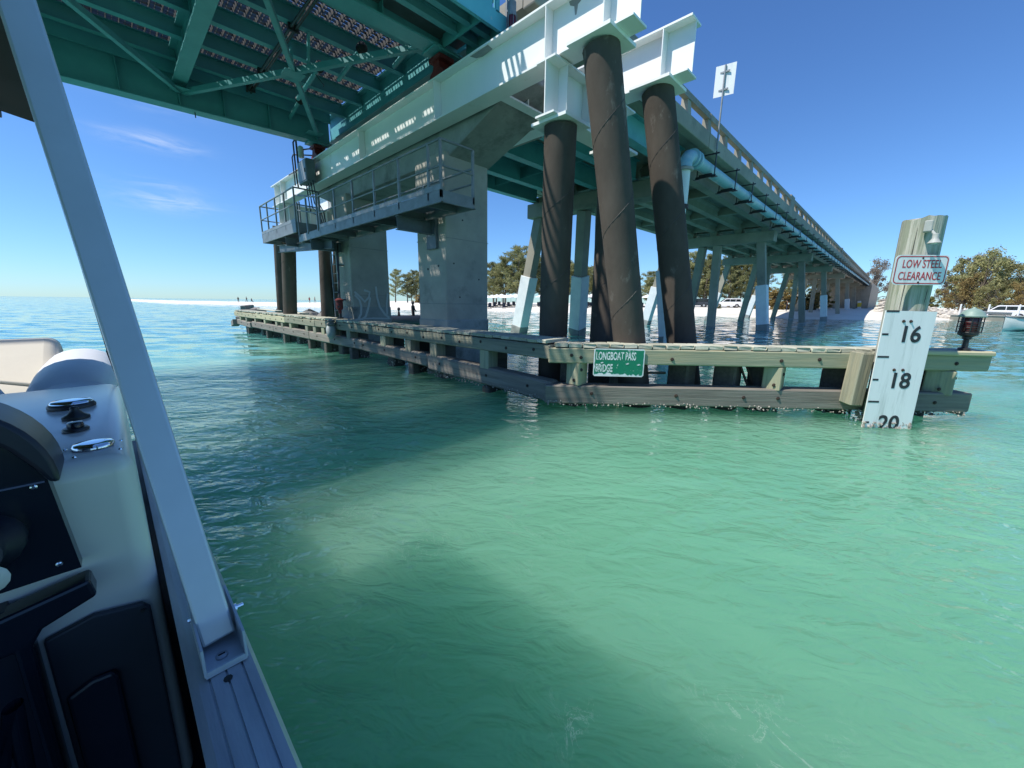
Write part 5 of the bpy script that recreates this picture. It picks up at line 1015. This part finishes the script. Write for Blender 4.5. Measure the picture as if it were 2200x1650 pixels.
# ------------------------------------------------------------------ beach furniture and people
um = MB().lathe([(1.35, 1.95), (1.3, 2.02), (.7, 2.3), (.05, 2.55), (.02, 2.62)], (0, 0, 0), 8); ume = bpy.data.meshes.new('umbrella_canopy'); ume.from_pydata(um.v, [], um.f)
up_ = MB().tube((0, 0, 0), (0, 0, 2.5), .03, n=6); upm = bpy.data.meshes.new('umbrella_pole'); upm.from_pydata(up_.v, [], up_.f)
ch = MB().box(-.3, .3, -.9, .4, .28, .34).box(-.3, .3, .4, .46, .3, .95).box(-.28, -.24, -.85, .38, 0, .28).box(.24, .28, -.85, .38, 0, .28); chm = bpy.data.meshes.new('lounger'); chm.from_pydata(ch.v, [], ch.f)
us = [(54.4, 58.7), (57.1, 60.2), (59.9, 61.7), (56.4, 56.7), (59.2, 58.2), (62.1, 59.5), (58.4, 54.7), (61.2, 56.0), (64.0, 57.5), (66.6, 44.3), (69.6, 45.2), (72.7, 46.0), (68.1, 42.0), (74.9, 35.8), (78.0, 36.2), (56.0, 62.5), (63.5, 53.5), (66, 55)]
def ord_(k): return ['first', 'second', 'third', 'fourth', 'fifth', 'sixth', 'seventh', 'eighth', 'ninth', 'tenth', 'eleventh', 'twelfth', 'thirteenth', 'fourteenth', 'fifteenth', 'sixteenth', 'seventeenth', 'eighteenth'][k]
for i, (x, y) in enumerate(us):
    big = i < 9 or i > 14; z = ground(x, y)-.03
    t = thing('beach_umbrella', (x, y, z), ('white beach umbrella in the crowded row right of the concrete pillar' if big else ('white beach umbrella seen left of the tallest raking pile' if i < 13 else 'white beach umbrella seen between the raking piles')), 'umbrella', 'umbrellas right of the pillar' if big else ('umbrellas left of the raking pile' if i < 13 else 'umbrellas between the raking piles'))
    link('canopy', ume, 'umb', t, (x, y, z)); link('pole', upm, 'galv', t, (x, y, z))
    for k in range(2):
        q = (x-1.0+2.0*k-.6, y-.9*(-1)**k, 0); q = (q[0], q[1], ground(q[0], q[1])-.02); o = link('beach_lounger', chm, 'navy', None, q); o.rotation_euler = (0, 0, -.8+.4*k)
        tag(o, 'dark beach lounger under the white umbrellas '+('right of the concrete pillar' if big else ('left of the tallest raking pile' if i < 13 else 'between the raking piles')), 'lounger', 'dark loungers '+('right of the pillar' if big else ('by the tall pile' if i < 13 else 'between the piles')))
def person(loc, rz, lab, pose, cols, s=1.):
    """one continuous skinned figure; pose 'stand', 'walk' or 'sit'"""
    J = {'pel': (0, 0, .95), 'spine': (0, .01, 1.15), 'chest': (0, .0, 1.36), 'neck': (0, .01, 1.50), 'head': (0, -.01, 1.62), 'top': (0, 0, 1.74)}
    for s_, k in ((-1, 'l'), (1, 'r')):
        fwd_ = {'stand': 0, 'walk': .18*s_, 'sit': 0}[pose]
        J['sh'+k] = (.18*s_, 0, 1.42); J['el'+k] = (.24*s_, -.04-fwd_*.6, 1.15); J['ha'+k] = (.24*s_, -.16-fwd_*.8, .95)
        if pose == 'sit': J['hip'+k] = (.10*s_, -.02, .92); J['kn'+k] = (.12*s_, -.44, .93); J['an'+k] = (.12*s_, -.48, .52); J['to'+k] = (.13*s_, -.66, .46)
        else: J['hip'+k] = (.10*s_, 0, .90); J['kn'+k] = (.11*s_, -.03-fwd_, .50); J['an'+k] = (.11*s_, .02-fwd_*1.2, .08); J['to'+k] = (.12*s_, -.15-fwd_*1.2, .04)
    E_ = [('pel', 'spine'), ('spine', 'chest'), ('chest', 'neck'), ('neck', 'head'), ('head', 'top')]
    for k in 'lr': E_ += [('chest', 'sh'+k), ('sh'+k, 'el'+k), ('el'+k, 'ha'+k), ('pel', 'hip'+k), ('hip'+k, 'kn'+k), ('kn'+k, 'an'+k), ('an'+k, 'to'+k)]
    rad = {'pel': .14, 'spine': .125, 'chest': .15, 'neck': .055, 'head': .095, 'top': .07, 'sh': .065, 'el': .045, 'ha': .035, 'hip': .095, 'kn': .06, 'an': .04, 'to': .035}
    ks = list(J); dz = .48 if pose == 'sit' else 0
    me = bpy.data.meshes.new('body'); me.from_pydata([V(J[k])*s-V((0, 0, dz)) for k in ks], [(ks.index(a), ks.index(b)) for a, b in E_], [])
    o = bpy.data.objects.new('tmp', me); COL.objects.link(o); o.modifiers.new('skin', 'SKIN'); o.modifiers.new('sub', 'SUBSURF').levels = 1
    for k, vv in zip(ks, me.skin_vertices[0].data): r = rad.get(k) or rad[k[:-1]]; vv.radius = (r*s, r*s); vv.use_root = k == 'pel'
    bpy.context.view_layer.update(); m2 = bpy.data.meshes.new_from_object(o.evaluated_get(bpy.context.evaluated_depsgraph_get())); bpy.data.objects.remove(o)
    m2.materials.clear()
    for c in cols: m2.materials.append(M[c])
    for p in m2.polygons:
        z = p.center.z+dz; p.use_smooth = True
        p.material_index = 0 if (z > 1.5*s or (z < .5*s and pose != 'sit' and cols[2] == 'shorts') or abs(p.center.x) > .21*s) else (1 if z > .93*s else 2)
    ob = bpy.data.objects.new('person', m2); COL.objects.link(ob); place(ob, None, loc); ob.rotation_euler = (0, 0, rz); tag(ob, lab, 'person'); 
    hb = MB().lathe([(.03, .2), (.09, .17), (.105, .1), (.1, .04), (.07, 0)], V(loc)+V((0, 0, (1.57*s-dz))), 10); hb.build('hair', 'black', ob, 60)
    return ob
M['cloth1'] = flat('dark_blue_cloth', (.02, .03, .06), .9); M['cloth2'] = flat('red_cloth', (.3, .05, .05), .9); M['cloth3'] = flat('black_cloth', (.012, .012, .013), .9); M['shorts'] = flat('grey_shorts', (.1, .1, .11), .9)
for i, (x, y, z, pose, cs, lab) in enumerate([(28.9, 147.2, .35, 'stand', ('skin', 'cloth3', 'cloth3'), 'person standing alone in dark clothes far out on the sand spit'), (31.4, 148.7, .35, 'walk', ('skin', 'cloth1', 'cloth3'), 'person in blue walking on the far sand spit'), (32.6, 148.0, .3, 'sit', ('skin', 'cloth1', 'shorts'), 'person sitting beside the walker on the far sand spit'),
                                       (41.6, 123.2, .45, 'stand', ('skin', 'cloth2', 'shorts'), 'person in red standing on the sand between the far dark piles'), (43.6, 124.6, .45, 'walk', ('skin', 'cloth1', 'shorts'), 'person walking on the sand between the far dark piles'), (45.8, 116.3, .5, 'stand', ('skin', 'cloth3', 'shorts'), 'person in black on the sand just left of the ladder'),
                                       (74.5, 12.6, .45, 'stand', ('skin', 'cloth3', 'cloth1'), 'person in dark clothes standing on the beach under the bridge')]):
    person((x, y, ground(x, y, z)-(.42 if pose == 'sit' else .0)+(.42 if pose == 'sit' else 0)), i*1.1, lab, pose, cs)
# dark skiff with two people behind the pillars
def skiff():
    c = V((14.2, 24.2, 0)); d = V((.80, -.6, 0)).normalized(); s = V((.6, .80, 0)).normalized(); t = thing('skiff', c, 'low dark work skiff moored behind the pier between the pillars', 'boat')
    b = MB(); st = [(-2.6, .75, .0), (-1.5, .85, .0), (0, .88, .02), (1.4, .75, .06), (2.2, .4, .14), (2.6, .05, .2)]
    for u, h, dz in st:
        for q, z in ((-1, .50+dz), (-.85, .05), (0, -.12), (.85, .05), (1, .50+dz)): b.v.append(c+d*u+s*h*q+V((0, 0, z+.1)))
    for i in range(5):
        for j in range(4): b.f.append((i*5+j, i*5+j+1, i*5+j+6, i*5+j+5))
    b.f.append((0, 1, 2, 3, 4)); h = b.build('hull', 'card', t, 40); sm = h.modifiers.new('solid', 'SOLIDIFY'); sm.thickness = .04
    for k in (-1.2, .5): MB().bar(c+d*k-s*.78+V((0, 0, .45)), c+d*k+s*.78+V((0, 0, .45)), .28, .05).build('thwart', 'galvd', t)
    MB().lathe([(.16, 0), (.2, .1), (.2, .35), (.12, .45)], c-d*2.7+V((0, 0, .55)), 12).build('outboard_motor', 'blackm', t, 40); MB().bar(c-d*2.75+V((0, 0, .6)), c-d*2.8+V((0, 0, -.3)), .1, .1).build('motor_leg', 'blackm', t)
    person(c+d*.6+V((0, 0, .06)), .6, 'person in black standing in the dark skiff between the pillars', 'stand', ('cloth3', 'cloth3', 'cloth3'), .86)
    person(c-d*.35+V((0, 0, .05)), 1.0, 'person in black sitting in the dark skiff between the pillars', 'sit', ('cloth3', 'cloth3', 'cloth3'), .9)
skiff()
# broken rocks by the far fender
random.seed(4)
for i, (x, y) in enumerate([(7.2, 24.2), (7.9, 23.6), (8.4, 22.5), (6.8, 24.8)]):
    b = MB(); n = 9; r = random.uniform(.42, .6)
    prof = [(.3*r, -.5), (r, -.1), (r*1.05, .25), (r*.7, .55), (r*.25, .68)]
    b.lathe(prof, (x, y, .35), n)
    for p in b.v: p += V((random.uniform(-.12, .12), random.uniform(-.12, .12), random.uniform(-.08, .1)))
    tag(b.build('rock', 'rockd', None), ['jagged dark rock behind the stout far pile', 'broken rock slab right of the stout far pile', 'lowest dark rock right of the stout far pile', 'dark rock partly hidden by the stout far pile'][i], 'rock', 'rocks behind the far fender')
t = thing('broken_timber_pile', (6.4, 26, 0), 'heap of broken dark fender timbers beyond the far fender end', 'timber')
for a, c in (((5.2, 24.4, .9), (6.4, 28, 1.0)), ((4.9, 25.6, .55), (6.8, 27.2, .7)), ((5.6, 27.6, 1.1), (6.3, 28.8, 1.15))): timber('timber', a, c, .3, .25, 'woodd', t, .03)
for p in ((5.4, 25, 0), (6.2, 27.4, 0)): timber('stub_pile', (p[0], p[1], -1), (p[0], p[1], .9), .3, .3, 'woodb', t, .03)
# ------------------------------------------------------------------ right shore: stone bank, seawall, cars, boats
def stone_bank():
    t = thing('stone_bank', (86, -3, 0), 'pale sloping stone bank at the foot of the bridge approach', 'revetment')
    bc = MB(); ys = [2.5-1.25*k for k in range(10)]
    for y in ys:
        f = max(.12, 1-.85*(2.5-y)/11); bc.v += [V((81.5, y, -.9)), V((81.5, y, .1)), V((93.5, y, .1+2.9*f)), V((110, y, .1+3.0*f)), V((110, y, -.9))]
    for i in range(9):
        for j in range(4): bc.f.append((i*5+j, i*5+j+1, i*5+j+6, i*5+j+5))
    bc.build('bank_core', 'rock', t)
    random.seed(9); me = []
    for k in range(5):
        b = MB().lathe([(.12, -.1), (.42, -.06), (.46, .08), (.34, .2), (.1, .24)], (0, 0, 0), 7)
        for p in b.v: p += V((random.uniform(-.07, .07), random.uniform(-.07, .07), random.uniform(-.03, .04)))
        q = bpy.data.meshes.new('stone'); q.from_pydata(b.v, [], b.f); me.append(q)
    i = 0
    for r in range(14):
        for c in range(11):
            x = 81.7+r*.86; y = 2.3-c*1.0+random.uniform(-.2, .2)-.4*(r % 2); f = max(.12, 1-.85*(2.5-y)/11); o = link('stone', me[(r*3+c*7) % 5], 'rock', t, (x+random.uniform(-.15, .15), y, .12+r*.86*.2417*f)); o.rotation_euler = (random.uniform(-.2, .2), -.24+random.uniform(-.15, .15), random.uniform(0, 6.28)); i += 1
stone_bank()
t = thing('seawall', (80, -10, 0), 'low concrete seawall and ramp edge along the right shore', 'wall')
MB().box(80.2, 80.7, -22, -5.2, -.8, .62).build('wall', 'concb', t, bevel=.03); MB().box(80.1, 80.9, -22, -5.0, .62, .74).build('coping', 'conc', t, bevel=.02)
for y in (-6, -8.5, -11, -14): MB().lathe([(.09, 0), (.09, 1.5), (.02, 1.55)], (81.3, y, .6), 8).build('post', 'umb', t, 40)
def suv(loc, rz, mat, lab):
    loc = (loc[0], loc[1], ground(loc[0], loc[1])); t = thing('parked_car', loc, lab, 'car', 'cars parked on the right shore'); T = Matrix.Translation(V(loc)) @ Matrix.Rotation(rz, 4, 'Z')
    def put(b, name, m_, par=None, sm=0, bev=0):
        for i in range(len(b.v)): b.v[i] = T @ b.v[i]
        return b.build(name, m_, par or t, sm, bev)
    body = put(MB().prism([(-2.5, .35), (2.45, .35), (2.5, .75), (2.35, 1.02), (1.15, 1.12), (-2.4, 1.12), (-2.5, .9)], (0, -.95, 0), (1, 0, 0), (0, 0, 1), (0, 1.9, 0)), 'body', mat, bev=.07)
    put(MB().prism([(-2.38, 1.1), (1.15, 1.1), (.45, 1.72), (.2, 1.8), (-2.1, 1.8), (-2.3, 1.7)], (0, -.82, 0), (1, 0, 0), (0, 0, 1), (0, 1.64, 0)), 'cabin', mat, bev=.06)
    for s in (-1, 1):
        for a in ([(-2.2, 1.2), (-1.35, 1.2), (-1.35, 1.66), (-2.1, 1.66)], [(-1.27, 1.18), (-.35, 1.18), (-.35, 1.66), (-1.27, 1.66)], [(-.27, 1.18), (.9, 1.18), (.42, 1.62), (.25, 1.66), (-.27, 1.66)]):
            put(MB().prism(a, (0, .822*s, 0), (1, 0, 0), (0, 0, 1), (0, .012*s, 0)), 'side_window', 'glass', body)
        for x in (-1.55, 1.55):
            wl = put(MB().lathe([(.36, -.11), (.38, -.08), (.38, .08), (.36, .11)], (x, .88*s, .38), 18, (0, 1, 0)), 'wheel', 'tyre', t, 40); put(MB().lathe([(.22, 0), (.2, .02), (.05, .03)], (x, .99*s, .38), 14, (0, s, 0)), 'rim', 'hub', wl, 40)
        put(MB().box(2.42, 2.52, .55*s-.2, .55*s+.2, .78, .92), 'headlight', 'chrome', body); put(MB().box(-2.53, -2.47, .75*s-.1, .75*s+.1, .8, 1.1), 'tail_light', 'lensr', body)
    put(MB().prism([(1.18, 1.14), (.5, 1.70), (.52, 1.72), (1.22, 1.16)], (0, -.7, 0), (1, 0, 0), (0, 0, 1), (0, 1.4, 0)), 'windscreen', 'glass', body)
suv((84.5, -9.9, .78), 1.57, 'carw', 'white sport utility car parked on the right shore under the trees'); suv((87.5, -15.4, .85), 1.45, 'card', 'dark car parked behind the white one at the picture edge')
suv((86.2, 24.5, .95), 2.0, 'carw', 'white car parked behind the beach left of the third bent'); suv((88, 31.0, .95), 1.8, 'card', 'dark car parked behind the beach right of the last raking pile')
def dinghy(loc, rz, ln, lab, cat='boat'):
    t = thing('small_boat', loc, lab, cat, 'small boats at the right shore'); T = Matrix.Translation(V(loc)) @ Matrix.Rotation(rz, 4, 'Z'); k = ln/6
    b = MB(); st = [(-3, .95, .55), (-1.5, 1.1, .58), (.3, 1.1, .64), (1.8, .8, .74), (2.7, .35, .86), (3.1, .02, .95)]
    for u, h, z in st:
        for q, zz in ((-1, z), (-.96, z-.1), (-.75, .12), (0, -.15), (.75, .12), (.96, z-.1), (1, z)): b.v.append(T @ (V((u, h*q, zz))*k))
    for i in range(5):
        for j in range(6): b.f.append((i*7+j, i*7+j+1, i*7+j+8, i*7+j+7))
    b.f.append(tuple(range(7))); b.build('hull', 'gel', t, 45)
    d = MB()
    for u, h, z in st: d.v += [T @ (V((u, -h*.98, z+.01))*k), T @ (V((u, 0, z+.06))*k), T @ (V((u, h*.98, z+.01))*k)]
    for i in range(5): d.f += [(i*3, i*3+1, i*3+4, i*3+3), (i*3+1, i*3+2, i*3+5, i*3+4)]
    d.build('foredeck', 'gel', t, 45)
    for s in (-1, 1): MB().path([T @ (V((u, s*(h+.015), z-.03))*k) for u, h, z in st], .03*k, 6).build('rub_rail', 'galvd', t)
    w_ = MB().prism([(-.4, .7), (.5, .72), (.1, 1.2), (-.1, 1.2)], (0, -.7, 0), (1, 0, 0), (0, 0, 1), (0, 1.4, 0))
    for i in range(len(w_.v)): w_.v[i] = T @ (w_.v[i]*k)
    w_.build('windshield', 'glass', t)
dinghy((48.0, -7.9, .1), 2.36, 6.2, 'white speedboat with raised bow at the right edge of the picture')
dinghy((81.9, -8.3, ground(81.9, -8.3)+.56), 1.6, 4.4, 'small white boat on a trailer in front of the white car');
t = thing('boat_trailer', (81.9, -8.3, ground(81.9, -8.3)), 'grey boat trailer carrying the small white boat before the white car', 'trailer')
gz = ground(81.9, -8.3)
for x in (81.5, 82.3): MB().bar((x, -10.2, gz+.42), (x, -6.4, gz+.42), .08, .1).build('frame_rail', 'galv', t)
for y in (-9.8, -8.3, -6.9): MB().bar((81.5, y, gz+.42), (82.3, y, gz+.42), .08, .08).build('cross_bar', 'galv', t)
MB().bar((81.9, -6.4, gz+.42), (81.9, -5.3, gz+.40), .08, .08).build('draw_bar', 'galv', t)
for x in (81.25, 82.55):
    wl = MB().lathe([(.26, -.08), (.28, -.05), (.28, .05), (.26, .08)], (x, -8.6, gz+.28), 16, (1, 0, 0)).build('wheel', 'tyre', t, 40); MB().lathe([(.14, -.09), (.14, .09)], (x, -8.6, gz+.28), 12, (1, 0, 0)).build('rim', 'hub', wl, 40)
